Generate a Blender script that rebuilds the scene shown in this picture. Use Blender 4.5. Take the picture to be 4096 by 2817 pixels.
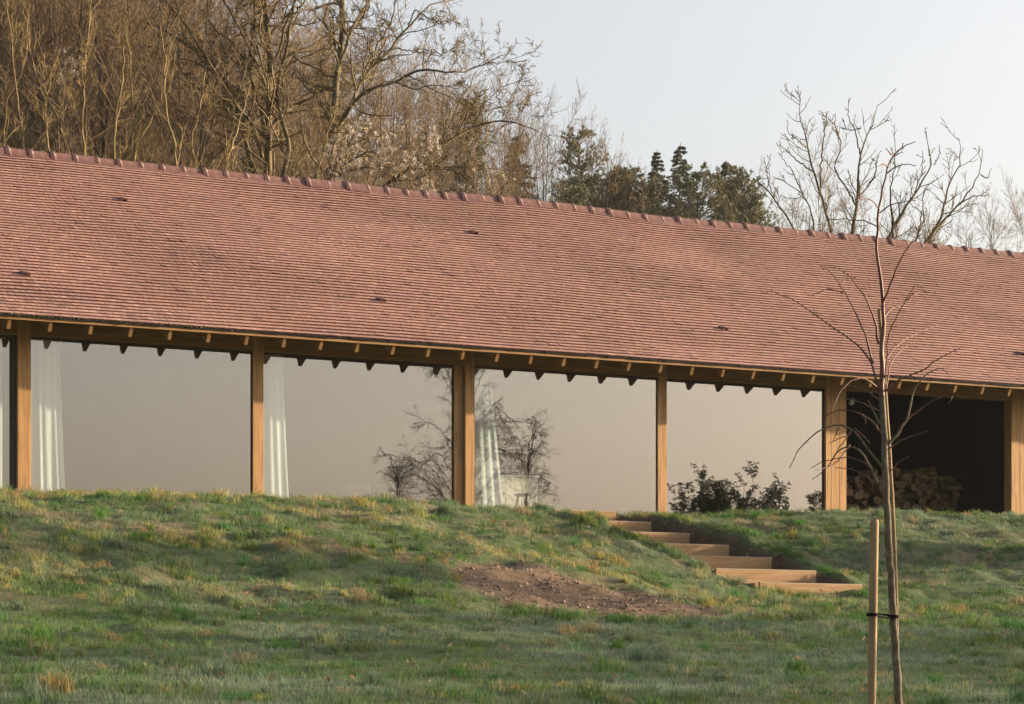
import bpy, math
import numpy as np
from mathutils import Vector, Matrix

R = np.random.default_rng(7)
scene = bpy.context.scene
COL = scene.collection
for _o in list(bpy.data.objects):
    bpy.data.objects.remove(_o)

# ------------------------------------------------------------------ camera
TH = math.radians(29.315)          # the house front runs away from the lens at this angle
FPX = 10264.3                      # focal length in pixels of a 4096 px wide frame
HORIZ = 2679.2
cam_d = bpy.data.cameras.new('camera')
cam = bpy.data.objects.new('camera', cam_d); COL.objects.link(cam)
cam_d.sensor_width = 36.0
cam_d.lens = FPX / 4096 * 36.0
cam_d.shift_y = (HORIZ - 1408.5) / 4096
cam_d.clip_start = 0.1
cam_d.clip_end = 4000
cam.location = (0, 0, 0)
cam.rotation_euler = (math.radians(90), 0, -TH)
scene.camera = cam

# ------------------------------------------------------------------ sky, sun, exposure
SUN_EL = math.radians(9.9)
SUN_AZ = math.radians(102.0)       # clockwise from +Y
sun_dir = Vector((math.sin(SUN_AZ) * math.cos(SUN_EL), math.cos(SUN_AZ) * math.cos(SUN_EL), math.sin(SUN_EL)))
world = bpy.data.worlds.new('World'); scene.world = world
world.use_nodes = True
wn = world.node_tree
for n in list(wn.nodes): wn.nodes.remove(n)
sky = wn.nodes.new('ShaderNodeTexSky'); sky.sky_type = 'NISHITA'
sky.sun_disc = False
sky.sun_elevation = SUN_EL
sky.sun_rotation = SUN_AZ
sky.altitude = 100; sky.air_density = 1.0; sky.dust_density = 5.0; sky.ozone_density = 1.0
bg = wn.nodes.new('ShaderNodeBackground'); bg.inputs['Strength'].default_value = 0.124
wo = wn.nodes.new('ShaderNodeOutputWorld')
# a thin even veil of winter mist: the whole sky paler and less saturated
hs = wn.nodes.new('ShaderNodeHueSaturation'); hs.inputs['Saturation'].default_value = .52
tn = wn.nodes.new('ShaderNodeMix'); tn.data_type = 'RGBA'; tn.blend_type = 'MULTIPLY'; tn.inputs[0].default_value = 1; tn.inputs[7].default_value = (1.035, .985, .985, 1)
gm = wn.nodes.new('ShaderNodeGamma'); gm.inputs[1].default_value = .93
wn.links.new(sky.outputs[0], hs.inputs['Color']); wn.links.new(hs.outputs[0], tn.inputs[6]); wn.links.new(tn.outputs[2], gm.inputs[0]); wn.links.new(gm.outputs[0], bg.inputs[0]); wn.links.new(bg.outputs[0], wo.inputs[0])
sd = bpy.data.lights.new('sun', 'SUN'); sd.energy = 5.0; sd.angle = math.radians(0.6); sd.color = (1.0, 0.77, 0.5)
sun = bpy.data.objects.new('sun', sd); COL.objects.link(sun)
sun.rotation_euler = sun_dir.to_track_quat('Z', 'Y').to_euler()
scene.view_settings.view_transform = 'Standard'
scene.view_settings.look = 'None'
scene.view_settings.gamma = 1.0
scene.view_settings.use_curve_mapping = False
scene.view_settings.exposure = 1.65
scene.cycles.max_bounces = 8
scene.cycles.transparent_max_bounces = 12
scene.cycles.use_adaptive_sampling = True
scene.cycles.adaptive_threshold = 0.015
scene.cycles.use_denoising = True
scene.cycles.denoising_prefilter = 'ACCURATE'

# ------------------------------------------------------------------ helpers
def ray(px, py, t):
    """world point seen at photo pixel (4096 wide) at distance t along the lens axis"""
    x = (px - 2048) / FPX
    return np.array((t * (x * math.cos(TH) + math.sin(TH)), t * (math.cos(TH) - x * math.sin(TH)), t * (HORIZ - py) / FPX))
def wall_x(px, Y):
    x = (px - 2048) / FPX
    return Y * (x * math.cos(TH) + math.sin(TH)) / (math.cos(TH) - x * math.sin(TH))

def smooth(a, b, x):
    t = np.clip((x - a) / (b - a), 0, 1)
    return t * t * (3 - 2 * t)
_lat = np.random.default_rng(3).random((256, 256))
def noise(x, y):
    xi = np.floor(x).astype(int); yi = np.floor(y).astype(int)
    fx = x - xi; fy = y - yi
    fx = fx * fx * (3 - 2 * fx); fy = fy * fy * (3 - 2 * fy)
    g = lambda i, j: _lat[i % 256, j % 256]
    return (g(xi, yi) * (1 - fx) + g(xi + 1, yi) * fx) * (1 - fy) + (g(xi, yi + 1) * (1 - fx) + g(xi + 1, yi + 1) * fx) * fy
def fbm(x, y, o=4):
    s = 0; a = .5; n = 0
    for i in range(o):
        s = s + a * noise(x * 2 ** i + 17.3 * i, y * 2 ** i + 5.1 * i); n += a; a *= .55
    return s / n

WORLD = {}
def link(o, parent=None, local=False):
    COL.objects.link(o)
    if parent is not None:
        o.parent = parent
        if not local:
            o.matrix_parent_inverse = WORLD[parent.name].inverted()
            WORLD[o.name] = o.matrix_basis.copy()
            return o
    WORLD[o.name] = o.matrix_basis.copy()
    return o
def tag(o, label=None, cat=None, group=None, kind=None):
    if label: o['label'] = label
    if cat: o['category'] = cat
    if group: o['group'] = group
    if kind: o['kind'] = kind
    return o
def empty(name, loc, label=None, cat=None, group=None):
    o = bpy.data.objects.new(name, None); o.location = loc
    o.empty_display_size = .2
    o.matrix_basis = Matrix.Translation(loc)
    link(o); return tag(o, label, cat, group)

class MB:
    """collects boxes, prisms and sheets and links them as one mesh"""
    def __init__(s): s.v = []; s.f = []; s.mi = []; s.c = None
    def poly(s, pts, faces, mi=0):
        b = len(s.v); s.v += [tuple(map(float, p)) for p in pts]
        s.f += [tuple(b + i for i in f) for f in faces]
        s.mi += [mi] * len(faces) if not isinstance(mi, (list, tuple)) else list(mi)
        return s
    def box(s, x0, x1, y0, y1, z0, z1, mi=0):
        return s.poly([(x0, y0, z0), (x1, y0, z0), (x1, y1, z0), (x0, y1, z0), (x0, y0, z1), (x1, y0, z1), (x1, y1, z1), (x0, y1, z1)],
                      [(0, 3, 2, 1), (4, 5, 6, 7), (0, 1, 5, 4), (1, 2, 6, 5), (2, 3, 7, 6), (3, 0, 4, 7)], mi)
    def prism(s, prof, x0, x1, mi=0):
        """profile of (y, z) points swept along X"""
        n = len(prof)
        pts = [(x0, p[0], p[1]) for p in prof] + [(x1, p[0], p[1]) for p in prof]
        fs = [tuple(range(n)), tuple(reversed(range(n, 2 * n)))] + [(i, i + n, (i + 1) % n + n, (i + 1) % n) for i in range(n)]
        return s.poly(pts, fs, mi)
    def lathe(s, prof, n=16, c=(0, 0, 0), mi=0):
        pts = []; fs = []
        for r, z in prof:
            for k in range(n):
                a = 2 * math.pi * k / n; pts.append((c[0] + r * math.cos(a), c[1] + r * math.sin(a), c[2] + z))
        for i in range(len(prof) - 1):
            for k in range(n):
                fs.append((i * n + k, i * n + (k + 1) % n, (i + 1) * n + (k + 1) % n, (i + 1) * n + k))
        fs.append(tuple(reversed(range(n)))); fs.append(tuple(range((len(prof) - 1) * n, len(prof) * n)))
        return s.poly(pts, fs, mi)
    def tube(s, pts, rad, n=8, mi=0):
        pts = np.asarray(pts, float); v, f = tube_arrays(pts[None], np.asarray(rad, float)[None], n, True)
        return s.poly(v, f, mi)
    def mesh(s, name, mats, smooth_shade=False):
        me = bpy.data.meshes.new(name); me.from_pydata(s.v, [], s.f)
        for m in (mats if isinstance(mats, (list, tuple)) else [mats]): me.materials.append(m)
        me.polygons.foreach_set('material_index', s.mi)
        me.polygons.foreach_set('use_smooth', [bool(smooth_shade)] * len(s.f))
        me.update(); return me
    def build(s, name, mats, parent=None, local=False, smooth_shade=False, bevel=0):
        o = bpy.data.objects.new(name, s.mesh(name, mats, smooth_shade))
        if bevel:
            m = o.modifiers.new('bevel', 'BEVEL'); m.width = bevel; m.segments = 2; m.limit_method = 'ANGLE'
        return link(o, parent, local)

def tube_arrays(P, Rr, sides, caps=False):
    """P (M,n,3) polylines, Rr (M,n) radii -> verts, quad faces"""
    M, n, _ = P.shape
    T = np.gradient(P, axis=1); T /= np.linalg.norm(T, axis=2, keepdims=True) + 1e-9
    ref = np.where(np.abs(T[:, :1, 2:3]) > .8, np.array([1., 0, 0]), np.array([0, 0, 1.]))
    U = np.cross(T, np.broadcast_to(ref, T.shape)); U /= np.linalg.norm(U, axis=2, keepdims=True) + 1e-9
    V = np.cross(T, U)
    a = np.arange(sides) * 2 * math.pi / sides
    ring = P[:, :, None, :] + Rr[:, :, None, None] * (U[:, :, None, :] * np.cos(a)[None, None, :, None] + V[:, :, None, :] * np.sin(a)[None, None, :, None])
    v = ring.reshape(-1, 3)
    idx = np.arange(M * n * sides).reshape(M, n, sides)
    nxt = np.roll(idx, -1, axis=2)
    q = np.stack([idx[:, :-1], idx[:, 1:], nxt[:, 1:], nxt[:, :-1]], -1).reshape(-1, 4)
    f = [tuple(r) for r in q] if caps else q
    if caps:
        for m in range(M):
            f.append(tuple(idx[m, 0])); f.append(tuple(reversed(idx[m, -1])))
    return v, f

def raw_mesh(name, V, F, mats, smooth_shade=False, col=None):
    """fast mesh from arrays; F (K,3) or (K,4) or list of such arrays; col (nverts,3)"""
    Fs = F if isinstance(F, list) else [F]
    me = bpy.data.meshes.new(name)
    me.vertices.add(len(V)); me.vertices.foreach_set('co', np.ascontiguousarray(V, np.float32).ravel())
    lv = np.concatenate([f.ravel() for f in Fs]); tot = np.concatenate([np.full(len(f), f.shape[1]) for f in Fs])
    st = np.concatenate([[0], np.cumsum(tot)[:-1]])
    me.loops.add(len(lv)); me.loops.foreach_set('vertex_index', lv.astype(np.int32))
    me.polygons.add(len(tot)); me.polygons.foreach_set('loop_start', st.astype(np.int32))
    me.polygons.foreach_set('loop_total', tot.astype(np.int32))
    me.polygons.foreach_set('use_smooth', np.full(len(tot), bool(smooth_shade)))
    for m in (mats if isinstance(mats, (list, tuple)) else [mats]): me.materials.append(m)
    me.update(calc_edges=True)
    if col is not None:
        at = me.color_attributes.new('col', 'FLOAT_COLOR', 'POINT')
        c = np.ones((len(V), 4), np.float32); c[:, :3] = col
        at.data.foreach_set('color', c.ravel())
    return me
def raw(name, V, F, mats, parent=None, local=False, **k):
    return link(bpy.data.objects.new(name, raw_mesh(name, V, F, mats, **k)), parent, local)

# ------------------------------------------------------------------ materials
def nodes(name):
    m = bpy.data.materials.new(name); m.use_nodes = True
    t = m.node_tree; b = t.nodes['Principled BSDF']
    b.inputs['Specular IOR Level'].default_value = .3
    return m, t, b
def mixed(name, cols, scale=(1, 1, 1), nscale=4, rough=.8, detail=6, bump=0, bdist=.01, attr=None, coord='Object', pos=None, spec=.3):
    """noise driven ramp over several colours, optional per-vertex tint"""
    m, t, b = nodes(name); b.inputs['Roughness'].default_value = rough; b.inputs['Specular IOR Level'].default_value = spec
    tc = t.nodes.new('ShaderNodeTexCoord'); mp = t.nodes.new('ShaderNodeMapping'); mp.inputs['Scale'].default_value = scale
    nz = t.nodes.new('ShaderNodeTexNoise'); nz.inputs['Scale'].default_value = nscale; nz.inputs['Detail'].default_value = detail
    nz.inputs['Roughness'].default_value = .6
    rp = t.nodes.new('ShaderNodeValToRGB'); e = rp.color_ramp.elements
    ps = pos or [.3 + .4 * i / max(1, len(cols) - 1) for i in range(len(cols))]
    while len(e) < len(cols): e.new(.5)
    for i, c in enumerate(cols): e[i].position = ps[i]; e[i].color = (*c, 1)
    L = t.links.new
    L(tc.outputs[coord], mp.inputs[0]); L(mp.outputs[0], nz.inputs[0]); L(nz.outputs[0], rp.inputs[0])
    out = rp.outputs[0]
    if attr:
        a = t.nodes.new('ShaderNodeAttribute'); a.attribute_name = attr
        mx = t.nodes.new('ShaderNodeMix'); mx.data_type = 'RGBA'; mx.blend_type = 'MULTIPLY'; mx.inputs[0].default_value = 1
        L(out, mx.inputs[6]); L(a.outputs[0], mx.inputs[7]); out = mx.outputs[2]
    L(out, b.inputs['Base Color'])
    if bump:
        bp = t.nodes.new('ShaderNodeBump'); bp.inputs['Strength'].default_value = bump; bp.inputs['Distance'].default_value = bdist
        L(nz.outputs[0], bp.inputs['Height']); L(bp.outputs[0], b.inputs['Normal'])
    return m

M = {}
M['tile'] = mixed('tile_clay', [(.225, .112, .092), (.295, .165, .135), (.36, .22, .185)], nscale=14, rough=.75, bump=.3, bdist=.004, attr='col')
M['tile_edge'] = mixed('tile_butt', [(.075, .024, .02), (.11, .037, .028)], nscale=30, rough=.85, attr='col')
M['ridge'] = mixed('ridge_clay', [(.095, .042, .04), (.125, .06, .055), (.18, .098, .088)], nscale=7, rough=.8, bump=.3, bdist=.004)
M['collar'] = mixed('ridge_collar_lichen', [(.1, .048, .044), (.14, .07, .062), (.26, .26, .235)], nscale=6, rough=.85, pos=[.35, .55, .72])
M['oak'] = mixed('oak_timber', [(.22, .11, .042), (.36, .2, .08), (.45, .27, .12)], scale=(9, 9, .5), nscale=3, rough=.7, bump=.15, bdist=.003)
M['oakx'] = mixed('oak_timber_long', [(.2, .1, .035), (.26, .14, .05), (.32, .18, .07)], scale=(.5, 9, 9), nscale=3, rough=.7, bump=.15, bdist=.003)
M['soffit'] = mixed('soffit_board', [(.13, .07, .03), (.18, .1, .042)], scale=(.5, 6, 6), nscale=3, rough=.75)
M['moss'] = mixed('moss', [(.055, .06, .02), (.11, .11, .04), (.2, .17, .07)], nscale=25, rough=.95)
M['frame'] = mixed('dark_frame', [(.03, .02, .014), (.05, .035, .022)], nscale=10, rough=.5)
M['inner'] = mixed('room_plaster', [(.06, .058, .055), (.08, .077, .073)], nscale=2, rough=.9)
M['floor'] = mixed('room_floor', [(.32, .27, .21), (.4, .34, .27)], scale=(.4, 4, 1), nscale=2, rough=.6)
M['curtain'] = None
M['white'] = mixed('white_paint', [(.62, .64, .56), (.7, .71, .63)], nscale=2, rough=.5)
M['stool'] = mixed('stool_wood', [(.16, .1, .06), (.24, .16, .1)], scale=(3, 3, 1), nscale=6, rough=.6)
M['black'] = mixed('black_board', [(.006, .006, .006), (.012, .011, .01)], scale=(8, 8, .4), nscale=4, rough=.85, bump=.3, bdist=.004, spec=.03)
M['logbark'] = mixed('log_bark', [(.03, .021, .014), (.06, .043, .028), (.1, .075, .05)], scale=(1, 1, 1), nscale=18, rough=.95, bump=.6, bdist=.01)
M['logend'] = mixed('log_split_face', [(.11, .065, .034), (.2, .13, .07), (.29, .2, .115)], scale=(1, 1, 1), nscale=12, rough=.9, bump=.4, bdist=.006)
M['step'] = mixed('step_timber', [(.22, .13, .062), (.29, .18, .09), (.35, .235, .13)], scale=(.6, 8, 9), nscale=3, rough=.8, bump=.25, bdist=.004)
M['frost'] = mixed('frosted_top', [(.3, .25, .18), (.5, .49, .46)], nscale=20, rough=.9)
M['stake'] = mixed('stake_timber', [(.18, .12, .058), (.25, .175, .09), (.15, .098, .046)], scale=(5, 5, .6), nscale=3, rough=.75, bump=.2, bdist=.004)
M['bark'] = mixed('young_bark', [(.055, .043, .028), (.1, .082, .054), (.17, .148, .105)], scale=(1, 1, .5), nscale=30, rough=.85, bump=.4, bdist=.004)
M['redtwig'] = mixed('red_twig', [(.07, .024, .02), (.11, .042, .03), (.15, .085, .045)], nscale=6, rough=.6)
M['rubber'] = mixed('black_rubber', [(.008, .008, .008), (.018, .018, .018)], nscale=20, rough=.9, spec=.05)
M['oakbark'] = mixed('lichen_bark', [(.05, .04, .024), (.09, .07, .033), (.14, .11, .048)], nscale=2.2, rough=.9, bump=.5, bdist=.02)
M['oaktwig'] = mixed('lichen_twig', [(.075, .054, .028), (.12, .087, .038), (.17, .125, .052)], nscale=1.2, rough=.85)
M['woodbark'] = mixed('wood_bark', [(.05, .038, .028), (.085, .065, .047)], nscale=2, rough=.9)
M['woodtwig'] = mixed('wood_twig', [(.1, .066, .037), (.155, .104, .055), (.185, .13, .064)], nscale=.6, rough=.9)
M['sapbark'] = mixed('sapling_bark', [(.1, .071, .033), (.165, .115, .046), (.24, .17, .068)], nscale=2.5, rough=.85)
M['needle'] = mixed('pine_needle', [(.11, .12, .068), (.165, .17, .09), (.23, .215, .12)], nscale=.9, rough=.7)
M['needle2'] = mixed('spruce_needle', [(.065, .077, .047), (.115, .113, .062), (.18, .148, .08)], nscale=.9, rough=.7)
M['larch'] = mixed('brown_conifer', [(.09, .07, .04), (.12, .095, .055)], nscale=.9, rough=.8)
M['fluff'] = mixed('seed_fluff', [(.55, .45, .36), (.7, .6, .5)], nscale=2, rough=1)
M['birch'] = mixed('birch_twig', [(.06, .035, .025), (.11, .075, .055)], nscale=3, rough=.8)
M['laurel'] = mixed('laurel_leaf', [(.03, .05, .02), (.06, .085, .03)], nscale=3, rough=.45)
M['gravel'] = mixed('gravel', [(.24, .2, .15), (.4, .36, .3), (.52, .48, .42)], nscale=45, rough=.95, bump=.6, bdist=.01)
M['stone'] = mixed('flint', [(.22, .16, .1), (.36, .28, .19), (.5, .46, .4)], nscale=3, rough=.9, coord='Generated')

def cloth():
    m, t, b = nodes('sheer_curtain')
    d = t.nodes.new('ShaderNodeBsdfDiffuse'); d.inputs[0].default_value = (.54, .62, .64, 1)
    tr = t.nodes.new('ShaderNodeBsdfTranslucent'); tr.inputs[0].default_value = (.54, .62, .64, 1)
    mx = t.nodes.new('ShaderNodeMixShader'); mx.inputs[0].default_value = .2
    t.links.new(d.outputs[0], mx.inputs[1]); t.links.new(tr.outputs[0], mx.inputs[2])
    t.links.new(mx.outputs[0], t.nodes['Material Output'].inputs[0]); return m
M['curtain'] = cloth()
def glass():
    m, t, b = nodes('coated_glass')
    g = t.nodes.new('ShaderNodeBsdfGlossy'); g.inputs['Roughness'].default_value = 0.0; g.inputs[0].default_value = (1, .935, .875, 1)
    tr = t.nodes.new('ShaderNodeBsdfTransparent'); tr.inputs[0].default_value = (.93, .96, .95, 1)
    mx = t.nodes.new('ShaderNodeMixShader'); mx.inputs[0].default_value = .21
    t.links.new(tr.outputs[0], mx.inputs[1]); t.links.new(g.outputs[0], mx.inputs[2])
    t.links.new(mx.outputs[0], t.nodes['Material Output'].inputs[0]); return m
M['glass'] = glass()
def grass_mat():
    m, t, b = nodes('grass_blade')
    a = t.nodes.new('ShaderNodeAttribute'); a.attribute_name = 'col'
    d = t.nodes.new('ShaderNodeBsdfDiffuse'); tr = t.nodes.new('ShaderNodeBsdfTranslucent')
    mx = t.nodes.new('ShaderNodeMixShader'); mx.inputs[0].default_value = .3
    for s in (d, tr): t.links.new(a.outputs[0], s.inputs[0])
    t.links.new(d.outputs[0], mx.inputs[1]); t.links.new(tr.outputs[0], mx.inputs[2])
    t.links.new(mx.outputs[0], t.nodes['Material Output'].inputs[0]); return m
M['grass'] = grass_mat()
def ground_mat():
    m, t, b = nodes('ground_turf_and_soil'); b.inputs['Roughness'].default_value = .95
    a = t.nodes.new('ShaderNodeAttribute'); a.attribute_name = 'col'
    tc = t.nodes.new('ShaderNodeTexCoord')
    nz = t.nodes.new('ShaderNodeTexNoise'); nz.inputs['Scale'].default_value = 9; nz.inputs['Detail'].default_value = 8; nz.inputs['Roughness'].default_value = .7
    rp = t.nodes.new('ShaderNodeValToRGB'); rp.color_ramp.elements[0].position = .3; rp.color_ramp.elements[0].color = (.5, .5, .5, 1)
    rp.color_ramp.elements[1].position = .72; rp.color_ramp.elements[1].color = (1.45, 1.45, 1.45, 1)
    mx = t.nodes.new('ShaderNodeMix'); mx.data_type = 'RGBA'; mx.blend_type = 'MULTIPLY'; mx.inputs[0].default_value = 1
    bp = t.nodes.new('ShaderNodeBump'); bp.inputs['Strength'].default_value = .6; bp.inputs['Distance'].default_value = .03
    L = t.links.new
    L(tc.outputs['Object'], nz.inputs[0]); L(nz.outputs[0], rp.inputs[0]); L(a.outputs[0], mx.inputs[6]); L(rp.outputs[0], mx.inputs[7])
    L(mx.outputs[2], b.inputs['Base Color']); L(nz.outputs[0], bp.inputs['Height']); L(bp.outputs[0], b.inputs['Normal'])
    return m
M['ground'] = ground_mat()

# ------------------------------------------------------------------ the setting: ground with mound and cutting for the steps
NS = 7; SY0 = 34.0; TREAD = 1.05; SZ0 = 2.457; RISE = .2192; SX0, SX1 = 19.24, 20.9
def mound(X, Y):
    base = .083 * (np.maximum(Y, -12) - 16)
    toe = np.interp(X, [0, 7, 12.5, 16, 18, 20, 24, 32], [21.8, 22.3, 23.0, 25.2, 26.6, 27.2, 26.6, 25.5])
    crest = 2.35 + .0105 * (np.clip(X, 0, 40) - 11.5) + .04 * np.sin(X * .5 + 1)
    u = np.clip((Y - toe) / (33.2 - toe), 0, 1.0)
    s = .55 * u + .45 * u * u * (3 - 2 * u)
    z = base * (1 - s) + crest * s
    z = np.where(Y > 33.2, crest - .03 * smooth(33.2, 35, Y), z)
    z = z - .16 * np.exp(-((X - 21.9) / 1.1) ** 2) * smooth(27.5, 30, Y) * (1 - smooth(33.2, 34.5, Y))
    z = z + .11 * np.exp(-((X - 15.2) / 1.5) ** 2 - ((Y - 26.1) / 1.1) ** 2)
    far = smooth(46, 140, Y) * 5.0
    return z + far
def soil_mask(X, Y):
    q = ((X - 14.65) / 1.3) ** 2 + ((Y - 24.45) / 1.8) ** 2 + (fbm(X * 1.5, Y * 1.5) - .5) * .9
    return 1 - smooth(1.0, 1.25, q)
def trench_mask(X, Y):
    wob = (fbm(X * 3 + 9, Y * 3) - .5) * .16
    mx = smooth(SX0 - .22, SX0 - .02, X + wob) * (1 - smooth(SX1 + .02, SX1 + .26, X + wob))
    return mx * smooth(SY0 - TREAD * (NS - 1) - .02, SY0 - TREAD * (NS - 1) + .05, Y) * (1 - smooth(34.7, 35.0, Y))
def tread_z(Y):
    k = np.clip(np.ceil((SY0 - Y) / TREAD - 1e-6), 0, NS - 1)
    return SZ0 - RISE * k - .025
def ground_z(X, Y, fine=True):
    z = mound(X, Y)
    amp = smooth(12, 20, Y) * (1 - smooth(33.5, 35, Y)) + .25
    if fine:
        z = z + amp * ((fbm(X * .55, Y * .55) - .5) * .12 + (fbm(X * 2.6 + 40, Y * 2.6, 3) - .5) * (.07 + .08 * smooth(21, 25, Y)))
    tm = trench_mask(X, Y)
    return z * (1 - tm) + np.minimum(tread_z(Y), z + .3) * tm

def axis(segs):
    out = []
    for a, b, s in segs: out.append(np.arange(a, b, s))
    return np.concatenate(out + [[segs[-1][1]]])
gx = axis([(-700, -100, 100), (-100, -10, 10), (-10, 2, 1), (2, 18.9, .13), (18.9, 21.3, .045), (21.3, 33, .13), (33, 45, 1), (45, 120, 10), (120, 700, 100)])
gy = axis([(-600, -100, 100), (-100, -10, 10), (-10, 9, 1), (9, 27, .13), (27, 35.1, .07), (35.1, 37, .4), (37, 50, 2), (50, 150, 10), (150, 700, 100)])
GX, GY = np.meshgrid(gx, gy)
GZ = ground_z(GX, GY)
inside = (GX > -5) & (GX < 45) & (GY > 35.25) & (GY < 46)
GZ = np.where(inside, np.minimum(GZ, 2.25), GZ)
sm = np.clip(soil_mask(GX, GY), 0, 1); tm = trench_mask(GX, GY)
nb = fbm(GX * 1.7, GY * 1.7); nf = fbm(GX * .45 + 3, GY * .45)
turf = np.stack([.035 + .035 * nb, .055 + .045 * nb, .018 + .018 * nb], -1)
straw = np.array([.13, .1, .055]); soil = np.array([.105, .068, .042])
dry = (smooth(.5, .72, fbm(GX * .9 + 20, GY * .9 + 8)) * smooth(21, 24, GY))[..., None]
colr = turf * (1 - dry) + straw * dry
bank = smooth(.03, .4, tm) * 1.0
colr = colr * (1 - sm[..., None]) + (soil * (.8 + .5 * nb[..., None])) * sm[..., None]
colr = colr * (1 - bank[..., None]) + (soil * .6) * bank[..., None]
ny, nx = GX.shape
idx = np.arange(ny * nx).reshape(ny, nx)
quads = np.stack([idx[:-1, :-1], idx[:-1, 1:], idx[1:, 1:], idx[1:, :-1]], -1).reshape(-1, 4)
g = raw('ground', np.stack([GX, GY, GZ], -1).reshape(-1, 3), quads, M['ground'], smooth_shade=True, col=colr.reshape(-1, 3))
tag(g, 'grassy slope rising to a mound with a cutting for the steps', 'ground', kind='structure')

# ------------------------------------------------------------------ the house
AL = math.radians(29.0); CA, SA = math.cos(AL), math.sin(AL)
YE, ZE = 34.65, 4.952              # lower edge of the roof plane
NC = 57
ridge_Y = (ZE - YE * math.tan(AL)) / (.2077 - math.tan(AL))
LSLOPE = (ridge_Y - YE) / CA
GAUGE = (LSLOPE - .05) / NC
XA, XB = 5.5, 41.0
YG = 35.73; FZ = 2.40; BEAMZ = 4.81
house = empty('long_house', (20, 38, FZ), 'long low house with red clay tiled roof and glazed timber front', 'house')
def rp(X, u, n): return (X, YE + u * CA - n * SA, ZE + u * SA + n * CA)
def sag(X, u):
    return .10 * (fbm(np.asarray(X) * .3 + 50, np.asarray(u) * .33 + 3, 2) - .5) * smooth(0, 1.2, np.asarray(u) + .25)

roof = MB()
prof = [(YE + .03, ZE - .012), (ridge_Y, ZE + (ridge_Y - YE) * math.tan(AL) - .03), (2 * ridge_Y - YE, ZE - .012), (2 * ridge_Y - YE, ZE - .05), (ridge_Y, ZE + (ridge_Y - YE) * math.tan(AL) - .07), (YE + .03, ZE - .05)]
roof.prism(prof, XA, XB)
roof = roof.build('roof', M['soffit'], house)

# roof tiles: random widths, each a wedge lying on the course below
T = .018
def tile_corners(w, skew, lift, tilt):
    x0, x1 = -w / 2, w / 2
    n0, n1 = .034 + lift, .010
    a = []
    for (x, u, n) in ((x0, 0, n0 - T), (x1, 0, n0 - T + tilt), (x1, GAUGE * 1.28, n1 - T), (x0, GAUGE * 1.28, n1 - T),
                      (x0, 0, n0), (x1, 0, n0 + tilt), (x1, GAUGE * 1.28, n1), (x0, GAUGE * 1.28, n1)):
        a.append((x + skew * u, u, n))
    return np.array(a)
TFACE = np.array([(4, 5, 6, 7), (0, 1, 5, 4), (1, 2, 6, 5), (3, 0, 4, 7), (0, 3, 2, 1)])
tiles = []
vents = [(495, 800), (1900, 932), (105, 1098), (1530, 1207), (2900, 1315), (4090, 1410)]
def on_roof(px, py):
    d = ray(px, py, 1.0)
    t = (ZE - YE * math.tan(AL)) / (d[2] - d[1] * math.tan(AL))
    p = d * t
    return p[0], (p[1] - YE) / CA
vent_xu = [on_roof(px, py + 12) for px, py in vents]
for c in range(NC):
    u0 = .0 + c * GAUGE
    x = XA + R.random() * .1
    wob = R.normal(0, .002)
    while x < XB:
        w = float(np.clip(R.normal(.098, .02), .065, .15))
        if x + w > XB: break
        tiles.append((x + w / 2, u0 + wob + R.normal(0, .001), w - .0035, R.normal(0, .012), abs(R.normal(0, .0006)) + (.006 if R.random() < .025 else 0), R.normal(0, .0006), c))
        x += w
roof_n = len(tiles)
tint = lambda x=0., u=0.: (.8 + .42 * float(fbm(np.float64(x * .55 + 9), np.float64(u * .8 + 4), 3))) * (R.choice([.72, 1.25]) if R.random() < .035 else 1) * np.clip(R.normal(1, .06) * np.array([1, 1 + R.normal(0, .035), 1 + R.normal(0, .05)]), .6, 1.35)
cand = [i for i, t in enumerate(tiles) if 11.05 < t[0] < 14.2 and t[6] < 12]
cand.sort(key=lambda i: tiles[i][6] * .35 + tiles[i][0])
singles = set(cand[:300])
NVAR = 14
variants = []
for k in range(NVAR):
    w = .07 + .07 * k / (NVAR - 1)
    cs = tile_corners(w, R.normal(0, .01), abs(R.normal(0, .0015)), R.normal(0, .001))
    me = raw_mesh('roof_tile', cs, TFACE, [M['tile'], M['tile_edge']], col=np.tile(tint(), (8, 1)))
    me.polygons.foreach_set('material_index', [0, 1, 1, 1, 1]); variants.append((w, me))
roof_rot = Matrix.Rotation(AL, 4, 'X')
VV = []; TC = []
for i, (x, u, w, sk, lift, tl, c) in enumerate(tiles):
    n = float(sag(x, u))
    if i in singles:
        k = int(np.clip(round((w + .0035 - .07) / .07 * (NVAR - 1)), 0, NVAR - 1))
        o = bpy.data.objects.new('roof_tile', variants[k][1])
        o.matrix_basis = Matrix.Translation(rp(x, u, n)) @ roof_rot @ Matrix.Diagonal((w / variants[k][0], 1, 1, 1))
        link(o, roof)
    else:
        q = tile_corners(w, sk, lift, tl)
        X = q[:, 0] + x; U = q[:, 1] + u; N = q[:, 2] + n
        VV.append(np.stack([X, YE + U * CA - N * SA, ZE + U * SA + N * CA], -1)); TC.append(np.tile(tint(x, u), (8, 1)))
VV = np.concatenate(VV); TC = np.concatenate(TC)
K = len(VV) // 8
FF = (TFACE[None] + (np.arange(K) * 8)[:, None, None]).reshape(-1, 4)
o = raw('roof_tile_field', VV, FF, [M['tile'], M['tile_edge']], roof, col=TC)
o.data.polygons.foreach_set('material_index', np.tile([0, 1, 1, 1, 1], K)); o['kind'] = 'stuff'
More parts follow.
